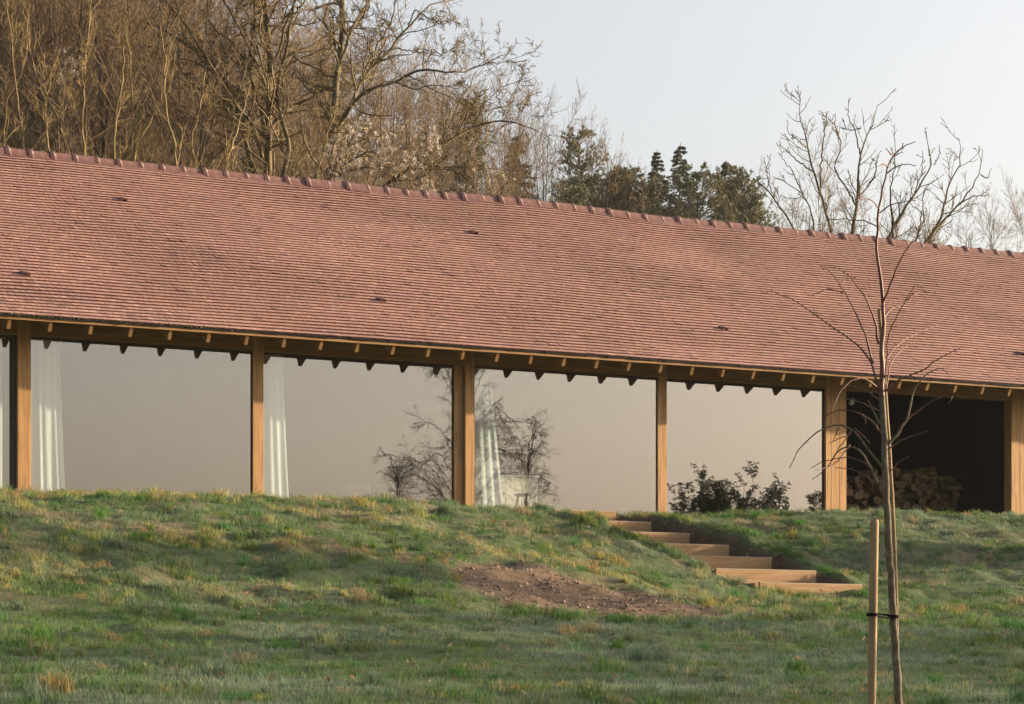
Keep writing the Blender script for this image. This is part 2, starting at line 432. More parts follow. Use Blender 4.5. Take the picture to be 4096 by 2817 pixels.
# under-eave course
ue = []
x = XA
b = MB()
while x < XB - .2:
    w = float(np.clip(R.normal(.15, .02), .1, .2)); z = ZE + float(sag(x, 0)) + R.normal(0, .002)
    b.box(x, x + w - .004, YE - .012 + R.normal(0, .004), YE + .14, z - .012, z + .008); x += w
o = b.build('eave_tile_course', M['tile_edge'], roof); o['kind'] = 'stuff'
# moss clumps along the eave at the near end
mv = []; mf = []
pts = [(x, YE - .008 + R.normal(0, .006), ZE + .008 + R.normal(0, .01)) for x in np.concatenate([R.uniform(7, 12.6, 420), R.uniform(12.6, 14.4, 60), R.uniform(14.4, 30, 80)])]
octa = np.array([(1, 0, 0), (0, 1, 0), (-1, 0, 0), (0, -1, 0), (0, 0, .8), (0, 0, -.8)])
of = np.array([(0, 1, 4), (1, 2, 4), (2, 3, 4), (3, 0, 4), (1, 0, 5), (2, 1, 5), (3, 2, 5), (0, 3, 5)])
pv = np.array(pts)[:, None] + octa[None] * R.uniform(.004, .016, (len(pts), 1, 1))
o = raw('moss', pv.reshape(-1, 3), (of[None] + (np.arange(len(pts)) * 6)[:, None, None]).reshape(-1, 3), M['moss'], roof); o['kind'] = 'stuff'

# ridge tiles with raised collars
ZR = ZE + (ridge_Y - YE) * math.tan(AL)
RT = .388
def ridge_mesh():
    b = MB()
    w, h = .155, .05
    out = [(-w - .045, -.085), (-w, -.055), (-.095, .045), (-.045, .085), (0, .097), (.045, .085), (.095, .045), (w, -.055), (w + .045, -.085)]
    inn = [(y * .86, z - .02) for y, z in out]
    b.prism(out + inn[::-1], 0, RT - .001)
    co = [(-w - .03, -.066), (-.113, .055), (-.053, .106), (0, .12), (.053, .106), (.113, .055), (w + .03, -.066)]
    ci = [(y * .8, z - .03) for y, z in co]
    cn = len(co)
    # collar: thin at its left lip, thick at the right
    lo = [(y * .97, z - .012) for y, z in co]
    pts = [(-.045, y, z) for y, z in lo] + [(.012, y, z) for y, z in co] + [(.045, y * .97, z - .012) for y, z in co]
    fs = []
    for r in range(2):
        for i in range(cn - 1):
            fs.append((r * cn + i, (r + 1) * cn + i, (r + 1) * cn + i + 1, r * cn + i + 1))
    fs += [tuple(range(cn)), tuple(reversed(range(2 * cn, 3 * cn)))]
    b.poly(pts, fs, 1)
    return b.mesh('ridge_tile', [M['ridge'], M['collar']])
rme = ridge_mesh()
xs = wall_x(25 , ridge_Y); k0 = int((xs - XA) / RT)
x = xs - k0 * RT
while x < XB - RT:
    o = bpy.data.objects.new('ridge_tile', rme)
    o.matrix_basis = Matrix.Translation((x, ridge_Y + R.normal(0, .006), ZR + R.normal(0, .004) + float(sag(x, LSLOPE)))) @ Matrix.Rotation(R.normal(0, .012), 4, 'Y') @ Matrix.Rotation(R.normal(0, .02), 4, 'X')
    link(o, roof); x += RT
# mortar bedding under the ridge
b = MB()
for s in (-1, 1):
    b.prism([(ridge_Y + s * .235, ZR - .135), (ridge_Y + s * .15, ZR - .04), (ridge_Y + s * .1, ZR - .1)], XA, XB)
b.build('ridge_mortar', M['ridge'], roof)
# little half round vent tiles
for vx, vu in vent_xu:
    b = MB(); n = 9; pts = []; L_ = .17
    for (yy, rr) in ((0, .062), (0, .047), (L_, .012), (L_, .004)):
        for k in range(n):
            a = math.pi * k / (n - 1)
            pts.append((-math.cos(a) * (rr if yy == 0 else rr + .05), yy, math.sin(a) * rr * 1.0))
    ring = lambda r: [r * n + k for k in range(n)]
    fs = []
    for k in range(n - 1):
        fs.append((k, k + 1, n + k + 1, n + k)); fs.append((k, 2 * n + k, 2 * n + k + 1, k + 1)); fs.append((n + k, n + k + 1, 3 * n + k + 1, 3 * n + k))
    b.poly(pts, fs)
    o = bpy.data.objects.new('vent_tile', b.mesh('vent_tile', M['ridge']))
    o.matrix_basis = Matrix.Translation(rp(vx, vu, .026 + float(sag(vx, vu)))) @ roof_rot
    link(o, roof)

# eave board, rafters, beams, posts
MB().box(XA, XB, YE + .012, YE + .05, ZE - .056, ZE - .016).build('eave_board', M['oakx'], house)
S0 = 12.032; RAFT = .6
for k in range(-11, 47):
    cx = S0 + RAFT * k
    yt, zt = 34.746, 4.767
    top = lambda y: ZE + (y - YE) * math.tan(AL) - .062
    pr = [(yt, zt), (yt - .078, zt + .1405), (38.2, top(38.2)), (38.2, top(38.2) - .18)]
    if k == -11 or (yt - .078 > 0):
        o = MB().prism([(yt, zt), (yt - .07, top(yt - .07)), (36.4, top(36.4)), (36.4, zt + (36.4 - yt) * math.tan(AL))], cx - .026, cx + .026).build('rafter', M['oakx'], house)
PF = 35.64                                   # front face of the posts
def px_post(a, b, y=PF): return wall_x(a, y), wall_x(b, y)
beam_top = ZE + (PF - YE) * math.tan(AL) - .07
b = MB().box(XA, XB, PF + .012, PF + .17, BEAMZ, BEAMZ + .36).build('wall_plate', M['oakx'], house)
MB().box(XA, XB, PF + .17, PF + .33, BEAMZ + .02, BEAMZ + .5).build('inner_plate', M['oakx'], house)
GZ0 = FZ - .35
def post(a, b_, y0=PF, y1=PF + .18, top=BEAMZ + .355):
    x0, x1 = wall_x(a, y0), wall_x(b_, y0)
    MB().box(x0, x1, y0, y1, GZ0, top).build('post', M['oak'], house, bevel=.004)
    return x0, x1
pA = post(71, 124); MB().box(pA[0] - .07, pA[0] - .004, PF + .06, PF + .2, GZ0, BEAMZ - .004).build('post', M['frame'], house)
pB = post(1012, 1054)
pC = post(1862, 1897); pC2 = (wall_x(1818, PF + .07), pC[0] - .012)
MB().box(pC2[0], pC2[1], PF + .07, PF + .2, GZ0, BEAMZ - .003).build('post', M['oak'], house, bevel=.004)
pD = post(2631, 2668)
e0 = wall_x(3303, PF); e1 = wall_x(3324.5, PF); e2 = wall_x(3357.5, PF); e3 = wall_x(3386, PF)
for a, c in ((e0, e1), (e1, e2), (e2, e3)):
    MB().box(a + .003, c - .003, PF, PF + .16, GZ0, BEAMZ + .3).build('post', M['oak'], house, bevel=.003)
f0 = wall_x(4046, PF)
MB().box(f0, f0 + .19, PF, PF + .2, GZ0, BEAMZ + .3).build('post', M['oak'], house, bevel=.004)
MB().box(f0 + .196, f0 + .38, PF, PF + .16, GZ0, BEAMZ + .3).build('post', M['oak'], house, bevel=.004)
MB().box(f0 + .38, XB, PF + .02, PF + .16, GZ0, BEAMZ - .004).build('end_wall', M['oak'], house)

# glazed bays
bays = [(7.0, pA[0] - .07, 35.75), (pA[1], pB[0], 35.69), (pB[1], pC2[0], 35.76), (pC[1], pD[0], 35.665), (pD[1], e0, 35.70)]
for x0, x1, yg in bays:
    w = MB()
    z0, z1 = FZ, BEAMZ - .004
    for (a, b2, c, d) in ((x0 + .002, x0 + .012, z0, z1), (x1 - .014, x1 - .002, z0, z1), (x0 + .013, x1 - .015, z1 - .014, z1), (x0 + .013, x1 - .015, z0, z0 + .05)):
        w.box(a, b2, yg - .012, yg + .045, c, d)
    w = w.build('window', M['frame'], house)
    MB().box(x0 + .012, x1 - .014, yg, yg + .004, z0 + .05, z1 - .014).build('pane', M['glass'], w)
# room behind the glass and the open wood store
RB = 41.8
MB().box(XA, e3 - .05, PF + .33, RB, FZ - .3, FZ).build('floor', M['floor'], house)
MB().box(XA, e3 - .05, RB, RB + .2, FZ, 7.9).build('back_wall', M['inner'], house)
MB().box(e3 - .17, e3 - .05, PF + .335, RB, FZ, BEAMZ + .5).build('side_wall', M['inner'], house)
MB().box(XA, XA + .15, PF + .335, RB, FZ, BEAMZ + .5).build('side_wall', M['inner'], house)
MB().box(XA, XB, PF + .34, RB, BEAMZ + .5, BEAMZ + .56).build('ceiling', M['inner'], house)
SB = PF + 3.3
sx0, sx1 = e3 - .03, f0 + .1
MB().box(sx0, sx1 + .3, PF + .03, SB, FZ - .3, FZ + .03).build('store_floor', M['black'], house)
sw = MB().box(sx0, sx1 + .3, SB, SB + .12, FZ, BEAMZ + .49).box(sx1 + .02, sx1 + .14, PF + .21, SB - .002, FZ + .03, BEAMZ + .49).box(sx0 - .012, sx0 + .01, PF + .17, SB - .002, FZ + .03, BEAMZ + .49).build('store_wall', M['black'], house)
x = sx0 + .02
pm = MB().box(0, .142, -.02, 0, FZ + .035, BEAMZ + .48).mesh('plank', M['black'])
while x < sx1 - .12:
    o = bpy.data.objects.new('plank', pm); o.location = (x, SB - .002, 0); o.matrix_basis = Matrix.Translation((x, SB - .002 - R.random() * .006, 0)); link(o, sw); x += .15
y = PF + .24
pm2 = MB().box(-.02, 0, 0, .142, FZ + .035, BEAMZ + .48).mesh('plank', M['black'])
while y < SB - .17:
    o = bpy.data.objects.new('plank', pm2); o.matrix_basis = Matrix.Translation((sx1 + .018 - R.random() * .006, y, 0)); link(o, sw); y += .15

# ------------------------------------------------------------------ timber steps
for k in range(NS):
    y = SY0 - TREAD * k; z = SZ0 - RISE * k
    st = empty('timber_step', (SX0 + .8, y, z - .2), [
        'topmost grey timber step riser at the crest of the bank', 'second timber step riser from the top of the bank', 'third timber step riser from the top of the bank',
        'middle timber step riser of the flight with a knot', 'fifth timber step riser from the top of the bank', 'last but one timber step riser, above the lowest', 'lowest timber step riser at the foot of the bank'][k], 'step', 'timber steps cut into the bank')
    dx = R.normal(0, .02)
    MB().box(SX0 + dx, SX1 + dx * .3, y - .055, y, z - RISE - .12, z - .004).build('riser_board', M['step'], st, bevel=.004)
    MB().box(SX0 + dx + .004, SX1 + dx * .3 - .004, y - .052, y - .003, z - .003, z + .002).build('frost_edge', M['frost'], st)
    if k == 6:
        MB().box(SX0 - .08, SX0 + dx - .004, y - .05, y + .35, z - .26, z - .01).build('return_board', M['step'], st)
# gravel on the treads
gp = []
for k in range(NS):
    y = SY0 - TREAD * k; n = 420
    gp.append(np.stack([R.uniform(SX0 - .05, SX1 + .1, n), y + R.uniform(0.0, .95, n), np.full(n, SZ0 - RISE * k - .012)], -1))
gp = np.concatenate(gp)
rv = gp[:, None] + octa[None] * R.uniform(.006, .02, (len(gp), 1, 1)) * R.uniform(.6, 1.3, (len(gp), 6, 1))
o = raw('gravel', rv.reshape(-1, 3), (of[None] + (np.arange(len(gp)) * 6)[:, None, None]).reshape(-1, 3), M['gravel']); tag(o, 'pale gravel filling the treads of the steps', 'gravel', kind='stuff')

# stones and clods on the bare soil patch and banks
n = 5200
X = R.uniform(12.8, 17.2, n); Y = R.uniform(22, 27, n); keep = R.random(n) < soil_mask(X, Y) * .9
X2 = R.uniform(SX1, SX1 + .3, 500); Y2 = R.uniform(29, 34.3, 500)
X = np.concatenate([X[keep], X2]); Y = np.concatenate([Y[keep], Y2])
P = np.stack([X, Y, ground_z(X, Y) + .003], -1)
rv = P[:, None] + octa[None] * R.choice([.006, .009, .013, .02, .032], (len(P), 1, 1), p=[.35, .3, .2, .1, .05]) * R.uniform(.6, 1.4, (len(P), 6, 1))
o = raw('soil_stones', rv.reshape(-1, 3), (of[None] + (np.arange(len(P)) * 6)[:, None, None]).reshape(-1, 3), mixed('clod', [(.1, .065, .04), (.18, .12, .075), (.36, .3, .24)], nscale=5, rough=.95))
tag(o, 'small stones and clods scattered on the bare soil', 'stones', kind='stuff')

# ------------------------------------------------------------------ grass
def blades(X, Y, H, W, lean, colr, tipc, dirs=None):
    n = len(X)
    Z = ground_z(X, Y)
    a = R.uniform(0, 2 * math.pi, n); fa = R.uniform(0, 2 * math.pi, n)
    lx = np.cos(a) * lean * H; ly = np.sin(a) * lean * H
    wx = np.cos(fa) * W; wy = np.sin(fa) * W
    V = np.empty((n, 5, 3))
    V[:, 0] = np.stack([X - wx, Y - wy, Z - .01], -1); V[:, 1] = np.stack([X + wx, Y + wy, Z - .01], -1)
    V[:, 2] = np.stack([X + lx * .35 - wx * .8, Y + ly * .35 - wy * .8, Z + H * .6], -1); V[:, 3] = np.stack([X + lx * .35 + wx * .8, Y + ly * .35 + wy * .8, Z + H * .6], -1)
    V[:, 4] = np.stack([X + lx, Y + ly, Z + H * np.sqrt(np.clip(1 - (lean * .7) ** 2, .1, 1))], -1)
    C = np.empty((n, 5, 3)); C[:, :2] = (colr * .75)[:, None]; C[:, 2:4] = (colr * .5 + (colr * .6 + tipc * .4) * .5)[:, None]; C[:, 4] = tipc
    return V, C
def scatter(n, y0, y1, marg=.04):
    """points spread over the visible wedge of the slope, a margin beyond the frame on either side"""
    t = np.sqrt(R.uniform(y0 ** 2, y1 ** 2, n))
    x = R.uniform(-.2 - marg, .26 + marg, n)
    return t * (x * math.cos(TH) + math.sin(TH)), t * (math.cos(TH) - x * math.sin(TH))
def grass_keep(X, Y):
    return (Y < 35.35) & (R.random(len(X)) > np.clip(soil_mask(X, Y) * 1.02, 0, .985)) & (trench_mask(X, Y) < .12)
def colours(X, Y, n):
    """blade colour: green, straw and frost lie in patches; X, Y may be tuft centres"""
    left = 1 - .6 * smooth(15, 20, X)
    f_dry = smooth(.42, .62, fbm(X * .8 + 20, Y * .8 + 8)) * (.12 + .88 * smooth(22, 25, Y)) * left
    f_fr = smooth(.4, .66, fbm(X * .75 + 70, Y * .75 + 31)) * (1 - .5 * smooth(22, 25, Y) * smooth(.35, .9, left))
    isdry = R.random(n) < .06 + .72 * f_dry
    g1 = np.stack([R.uniform(.05, .115, n), R.uniform(.11, .19, n), R.uniform(.024, .046, n)], -1)
    d1 = np.stack([R.uniform(.23, .36, n), R.uniform(.2, .305, n), R.uniform(.07, .12, n)], -1)
    c = np.where(isdry[:, None], d1, g1)
    fr = np.clip(.08 + .08 * (1 - smooth(20, 23, Y)) + .46 * f_fr + R.normal(0, .17, n), 0, .8)[:, None]
    frost = np.array([.36, .42, .41])
    return c * (1 - fr * .4) + frost * fr * .4 * .6, c * (1 - fr) + frost * fr
VS, CS, V3, C3 = [], [], [], []
def add(X, Y, H, W, lean, ci=None, cc=None):
    k = grass_keep(X, Y); X, Y, H, W, lean = X[k], Y[k], H[k], W[k], lean[k]
    if ci is None: c, tcol = colours(X, Y, len(X))
    else:
        ci = ci[k]; j = R.uniform(.75, 1.25, (len(X), 1)); c, tcol = cc[0][ci] * j, cc[1][ci] * j
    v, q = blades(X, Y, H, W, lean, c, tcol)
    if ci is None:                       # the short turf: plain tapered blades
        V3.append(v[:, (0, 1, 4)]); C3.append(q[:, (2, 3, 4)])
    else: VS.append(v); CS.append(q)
for n, a, b_, w0, w1 in ((150000, 10.5, 26, .0016, .003), (235000, 24, 44, .002, .004)):
    X, Y = scatter(n, a, b_)
    add(X, Y, R.uniform(.02, .055, n) * (.5 + 1.0 * fbm(X * 2.2, Y * 2.2)), R.uniform(w0, w1, n), R.uniform(.2, 1.0, n))
def tufts(cnt, y0, y1, nb0, nb1, r0, r1, h0, h1, w0, w1):
    cx, cy = scatter(cnt, y0, y1)
    k = soil_mask(cx, cy) < .6; cx, cy = cx[k], cy[k]; m = len(cx)
    cc = colours(cx, cy, m); ci = np.repeat(np.arange(m), R.integers(nb0, nb1, m)); n = len(ci)
    rad = R.uniform(r0, r1, m)[ci]
    X = cx[ci] + R.normal(0, 1, n) * rad * .6; Y = cy[ci] + R.normal(0, 1, n) * rad * .6
    hh = R.uniform(h0, h1, m) * (.55 + .9 * fbm(cx * 1.1 + 5, cy * 1.1))
    add(X, Y, hh[ci] * R.uniform(.45, 1.05, n), R.uniform(w0, w1, n), R.uniform(.25, 1.1, n), ci, cc)
tufts(2300, 11.5, 26, 20, 44, .03, .08, .04, .085, .0016, .003)
tufts(6300, 24, 44, 18, 36, .03, .09, .055, .125, .002, .004)
tufts(110, 11.5, 26, 60, 130, .05, .11, .09, .18, .0018, .0032)
tufts(330, 24, 43, 60, 110, .06, .13, .11, .2, .002, .004)
# rank tufts leaning over the cut edges of the steps
m = 260; cx = np.where(R.random(m) < .6, R.uniform(SX0 - .42, SX0 - .12, m), R.uniform(SX1 + .3, SX1 + .55, m)); cy = R.uniform(28.6, 34.6, m)
cc = colours(cx, cy, m); ci = np.repeat(np.arange(m), 46); n = len(ci)
add(cx[ci] + R.normal(0, .05, n), cy[ci] + R.normal(0, .05, n), R.uniform(.06, .15, m)[ci] * R.uniform(.5, 1.05, n), R.uniform(.002, .004, n), R.uniform(.3, 1.2, n), ci, cc)
V = np.concatenate(VS).reshape(-1, 3); C = np.concatenate(CS).reshape(-1, 3)
K = len(V) // 5; bi = (np.arange(K) * 5)[:, None]
W3 = np.concatenate(V3).reshape(-1, 3); b3 = len(V) + np.arange(len(W3)).reshape(-1, 3)
V = np.concatenate([V, W3]); C = np.concatenate([C, np.concatenate(C3).reshape(-1, 3)])
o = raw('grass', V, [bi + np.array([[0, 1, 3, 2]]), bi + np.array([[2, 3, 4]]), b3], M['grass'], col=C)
tag(o, 'frosted rough grass covering the slope and mound', 'grass', kind='stuff')

# dead leaves and frosted clods lying in the turf
n = 520; X, Y = scatter(n, 14, 40); k = (Y < 35) & (trench_mask(X, Y) < .1); X, Y = X[k], Y[k]; n = len(X)
a = R.uniform(0, 6.28, n); L_ = R.uniform(.01, .026, n); z = ground_z(X, Y) + R.uniform(.012, .04, n)
ex = np.stack([np.cos(a) * L_, np.sin(a) * L_, R.normal(0, .01, n)], -1); ey = np.stack([-np.sin(a) * L_ * .6, np.cos(a) * L_ * .6, R.uniform(.004, .02, n)], -1); c0 = np.stack([X, Y, z], -1)
V = np.stack([c0 - ex, c0 - ey, c0 + ex, c0 + ey], 1).reshape(-1, 3)
lc = np.where((R.random(n) < .5)[:, None], np.array([.2, .12, .065]), np.array([.3, .25, .21])) * R.uniform(.6, 1.2, (n, 1))
o = raw('leaf_litter', V, np.arange(4 * n).reshape(-1, 4), M['grass'], col=np.repeat(lc, 4, 0)); tag(o, 'dead leaves and frosted scraps lying in the grass', 'leaves', kind='stuff')

# ------------------------------------------------------------------ bare trees
def nrm(a): return a / (np.linalg.norm(a, axis=-1, keepdims=True) + 1e-9)
def shoots(P0, D, L, Rd, n, wig, up, taper=.35, rng=R):
    """M shoots of n points each: wandering polylines that bend up (or hang when up < 0)"""
    Mn = len(P0); pts = np.empty((Mn, n, 3)); pts[:, 0] = P0; d = nrm(D)
    st = (L / (n - 1))[:, None]
    for i in range(1, n):
        d = nrm(d + rng.normal(0, wig, (Mn, 3)) + np.array([0, 0, up]))
        pts[:, i] = pts[:, i - 1] + d * st
    rad = Rd[:, None] * np.linspace(1, taper, n)[None]
    return pts, rad
def offspring(P, rad, L, per, f0, f1, ang, lr, rr, rng=R, flat=0.0):
    """side shoots from polylines P (M,n,3)"""
    Mn, n, _ = P.shape
    cnt = rng.poisson(per, Mn) if np.isscalar(per) else per
    pi = np.repeat(np.arange(Mn), cnt); m = len(pi)
    f = rng.uniform(f0, f1, m); q = f * (n - 1); i = np.minimum(q.astype(int), n - 2); w = (q - i)[:, None]
    A = P[pi, i]; B = P[pi, i + 1]; p = A * (1 - w) + B * w; t = nrm(B - A)
    side = rng.normal(0, 1, (m, 3)); side -= (side * t).sum(1, keepdims=True) * t; side[:, 2] *= (1 - flat); side = nrm(side)
    a = rng.normal(ang, .22, m)[:, None]
    D = t * np.cos(a) + side * np.sin(a)
    r0 = rad[pi, i] * (1 - w[:, 0]) + rad[pi, i + 1] * w[:, 0]
    Lc = L[pi] * lr * (1 - .55 * f) * rng.uniform(.55, 1.3, m)
    return p, D, Lc, np.minimum(r0 * rr, r0 * .9), pi
def tubes_to(name, sets, mat, parent, local=True):
    Vs, Fs, b = [], [], 0
    for P, rad, sides in sets:
        if len(P) == 0: continue
        v, f = tube_arrays(P, rad, sides); Vs.append(v); Fs.append(f + b); b += len(v)
    return raw(name, np.concatenate(Vs), np.concatenate(Fs), mat, parent, local, smooth_shade=True)

def resample(pts, n, jit, rng=R):
    pts = np.asarray(pts, float); d = np.concatenate([[0], np.cumsum(np.linalg.norm(np.diff(pts, axis=0), axis=1))])
    s = np.linspace(0, d[-1], n)
    # smooth interpolation through the control points
    out = np.stack([np.interp(s, d, pts[:, k]) for k in range(3)], -1)
    for _ in range(2): out[1:-1] = .25 * out[:-2] + .5 * out[1:-1] + .25 * out[2:]
    out[1:-1] += rng.normal(0, jit, (n - 2, 3)); return out, d[-1]

def limb_tree(name, label, group, limbs, mat_l, mat_t, levels, base, seed, r_min=.004, trunk_sides=7, jit=.014, rs=.62):
    """limbs: list of (points world, r0, r1). levels: list of dicts of side shoots"""
    rng = np.random.default_rng(seed)
    root = empty(name, tuple(base), label, 'tree', group)
    B = np.asarray(base)
    N = 22; Ps, Rs, Ls = [], [], []
    for pts, r0, r1 in limbs:
        p, L = resample(pts, N, jit, rng); r0 = r0 * rs; Ps.append(p - B); Rs.append(np.linspace(r0, r1, N)); Ls.append(L)
    P = np.array(Ps); Rd = np.array(Rs); L = np.array(Ls)
    tubes_to('trunk', [(P, Rd, trunk_sides)], mat_l, root)
    sets = []
    for lv in levels:
        per = lv['per']
        if lv.get('bylen'): per = np.maximum(1, (L * per).astype(int))
        p, D, Lc, rc, pi = offspring(P, Rd, L, per, lv['f'][0], lv['f'][1], lv['ang'], lv['lr'], lv['rr'], rng)
        if 'lmax' in lv: Lc = np.minimum(Lc, lv['lmax'] * rng.uniform(.6, 1.1, len(Lc)))
        rc = np.maximum(np.minimum(rc, lv.get('rmax', 9)), r_min)
        P, Rd = shoots(p, D, Lc, rc, lv.get('n', 6), lv['wig'], lv['up'], lv.get('taper', .4), rng); L = Lc
        Rd = np.maximum(Rd, r_min * .7)
        sets.append((P, Rd, lv.get('sides', 3)))
    tubes_to('crown', sets, mat_t, root)
    return root

def trace(pts, sc, ox, oy, t, dt, rng):
    out = []; d = 0
    for i, (x, y) in enumerate(pts):
        out.append(ray(ox + sc * x, oy + sc * y, t + d)); d += rng.normal(0, dt)
    return out

rt = np.random.default_rng(21)
twiggy = [dict(per=3.3, bylen=True, f=(.12, 1), ang=.95, lr=.34, rr=.55, wig=.24, up=.05, n=7, lmax=2.2, rmax=.035, sides=4),
          dict(per=8, f=(.15, 1), ang=.85, lr=.5, rr=.6, wig=.25, up=.04, n=4, lmax=.9),
          dict(per=5.5, f=(.2, 1), ang=.8, lr=.6, rr=.65, wig=.22, up=.04, n=3, lmax=.42)]
def ground_pt(px, t): 
    p = ray(px, 1100, t); return np.array((p[0], p[1], float(ground_z(np.array([p[0]]), np.array([p[1]]))[0])))
# the big many-stemmed tree behind the roof
OZ = 62; s1 = .6032
O = [([(1790, 2500), (1780, 1500), (1780, 1180), (1780, 900), (1790, 700), (1800, 450), (1780, 200), (1750, 0), (1730, -260)], .20, .06),
     ([(1760, 1800), (1700, 1190), (1600, 850), (1560, 680), (1530, 560), (1380, 370), (1200, 280), (1090, 190), (960, 150)], .12, .025),
     ([(1790, 1500), (1930, 960), (1850, 780), (1830, 620), (1880, 400), (1930, 180), (1960, 0), (1990, -150)], .10, .035),
     ([(1800, 850), (1870, 760), (1960, 690), (2060, 655), (2200, 560), (2290, 430)], .085, .02),
     ([(1560, 680), (1600, 540), (1640, 420), (1560, 300), (1430, 200), (1330, 60)], .06, .018),
     ([(1770, 900), (1720, 700), (1680, 560), (1650, 430), (1680, 250), (1690, 0), (1680, -150)], .08, .03),
     ([(1740, 1050), (1690, 840), (1520, 640), (1400, 430), (1250, 180), (1100, 20), (1040, -60)], .075, .022),
     ([(1780, 920), (1700, 890), (1560, 760), (1380, 640), (1250, 540), (1180, 420)], .06, .015),
     ([(1790, 650), (1700, 420), (1600, 200), (1480, 0), (1400, -100)], .06, .02),
     ([(1780, 1100), (1650, 1000), (1480, 900), (1330, 820), (1200, 760), (1060, 880)], .05, .012),
     ([(1800, 480), (1860, 300), (1900, 120), (2000, 40), (2080, -60)], .05, .02)]
limbs = [(trace(p, s1, 0, 0, OZ, .5, rt), a, b_) for p, a, b_ in O]
limb_tree('bare_oak_tree', 'big bare tree with mossy trunk rising behind the middle of the ridge', None, limbs, M['oakbark'], M['oaktwig'], twiggy, ground_pt(1085, OZ), 5, r_min=.006)
PZ = 57
Pq = [([(190, 2400), (195, 1600), (200, 1230), (230, 700), (240, 500), (290, 200), (280, 0), (270, -200)], .17, .06),
      ([(215, 900), (340, 700), (400, 530), (600, 320), (720, 170), (880, 20), (1020, 0)], .085, .012),
      ([(220, 880), (330, 720), (420, 600), (640, 550), (820, 450), (960, 470), (1100, 495), (1220, 430), (1340, 365)], .08, .008),
      ([(210, 1500), (400, 1330), (560, 1240), (700, 1120), (900, 990), (1050, 890), (1200, 830), (1340, 790), (1480, 830), (1580, 870)], .085, .008),
      ([(240, 480), (350, 180), (460, 0), (500, -120)], .06, .03),
      ([(400, 530), (500, 330), (600, 160), (640, 0)], .045, .015),
      ([(820, 450), (880, 330), (940, 370), (960, 290)], .03, .008),
      ([(1050, 890), (1100, 760), (1150, 680), (1250, 590)], .035, .008),
      ([(230, 760), (110, 640), (20, 560), (-60, 430)], .05, .015),
      ([(640, 550), (760, 600), (900, 560), (1050, 590)], .035, .008),
      ([(700, 1120), (860, 1120), (1020, 1130), (1150, 1190)], .04, .008),
      ([(720, 170), (760, 60), (860, 130), (980, 120)], .03, .007),
      ([(1200, 830), (1280, 720), (1400, 700), (1420, 640)], .025, .006),
      ([(600, 320), (700, 330), (820, 350), (950, 370)], .03, .007)]
limbs = [(trace(p, s1, 1200, 0, PZ, .5, rt), a, b_) for p, a, b_ in Pq]
limb_tree('bare_ash_tree', 'bare tree whose long limbs reach right over the ridge against the sky', None, limbs, M['oakbark'], M['oaktwig'], twiggy, ground_pt(1315, PZ), 6, r_min=.006)
# walnut against the sky
WZ = 60; s3 = .6445
Wq = [([(1180, 1700), (1000, 1150), (930, 1000), (830, 850), (770, 760), (700, 690), (640, 640)], .07, .012),
      ([(770, 760), (735, 660), (720, 590), (750, 490)], .022, .008),
      ([(1220, 1700), (1150, 1020), (1080, 850), (1060, 700), (1010, 580), (980, 450), (960, 350), (925, 270), (935, 140)], .09, .006),
      ([(1260, 1700), (1250, 1010), (1285, 860), (1290, 640), (1310, 480), (1350, 370), (1390, 300), (1412, 190)], .10, .006),
      ([(1150, 1400), (1020, 990), (1010, 850), (950, 740), (880, 690), (820, 650)], .05, .008),
      ([(1350, 1500), (1460, 1030), (1550, 890), (1640, 740), (1760, 560), (1720, 450), (1715, 350)], .08, .006),
      ([(1500, 1600), (1700, 1060), (1830, 850), (1840, 680), (1920, 580), (1940, 500), (1915, 390)], .08, .006),
      ([(1600, 1400), (1740, 1000), (1900, 820), (1990, 720), (2050, 620), (2065, 460)], .07, .006),
      ([(1900, 815), (2000, 750), (2060, 755), (2115, 740)], .025, .006),
      ([(1285, 820), (1230, 720), (1130, 580), (1200, 450), (1150, 330), (1150, 240)], .035, .006),
      ([(1060, 700), (1060, 500), (1080, 370), (1095, 240)], .035, .006),
      ([(1400, 1300), (1530, 950), (1480, 780), (1520, 560), (1520, 400)], .055, .006),
      ([(1010, 600), (880, 500), (810, 445), (810, 400)], .03, .006),
      ([(980, 450), (910, 400), (850, 350), (853, 290)], .025, .006),
      ([(1310, 500), (1270, 330), (1230, 270), (1233, 155)], .03, .006),
      ([(950, 740), (880, 590), (820, 520), (812, 460)], .025, .006),
      ([(1310, 330), (1220, 340), (1190, 265)], .02, .006),
      ([(1640, 740), (1690, 600), (1690, 470)], .025, .006),
      ([(1760, 560), (1795, 500), (1797, 430)], .02, .006),
      ([(2050, 620), (2100, 640), (2120, 575)], .02, .006),
      ([(1350, 700), (1400, 600), (1420, 480), (1440, 470)], .03, .006),
      ([(1650, 1050), (1690, 850), (1620, 800)], .03, .008),
      ([(1620, 1100), (1700, 900), (1690, 720), (1760, 660)], .035, .006)]
limbs = [(trace(p, s3, 2600, 300, WZ, .35, rt), a, b_) for p, a, b_ in Wq]
wal = [dict(per=3.4, bylen=True, f=(.25, 1), ang=.8, lr=.22, rr=.5, wig=.14, up=.14, n=6, lmax=.9, rmax=.016, sides=4),
       dict(per=3.2, f=(.2, 1), ang=.75, lr=.5, rr=.7, wig=.14, up=.1, n=4, lmax=.38)]
limb_tree('bare_walnut_tree', 'bare wide tree with upturned twig tips against the sky behind the ridge', None, limbs, M['oakbark'], M['oaktwig'], wal, ground_pt(3400, WZ), 8, r_min=.009, rs=.68)
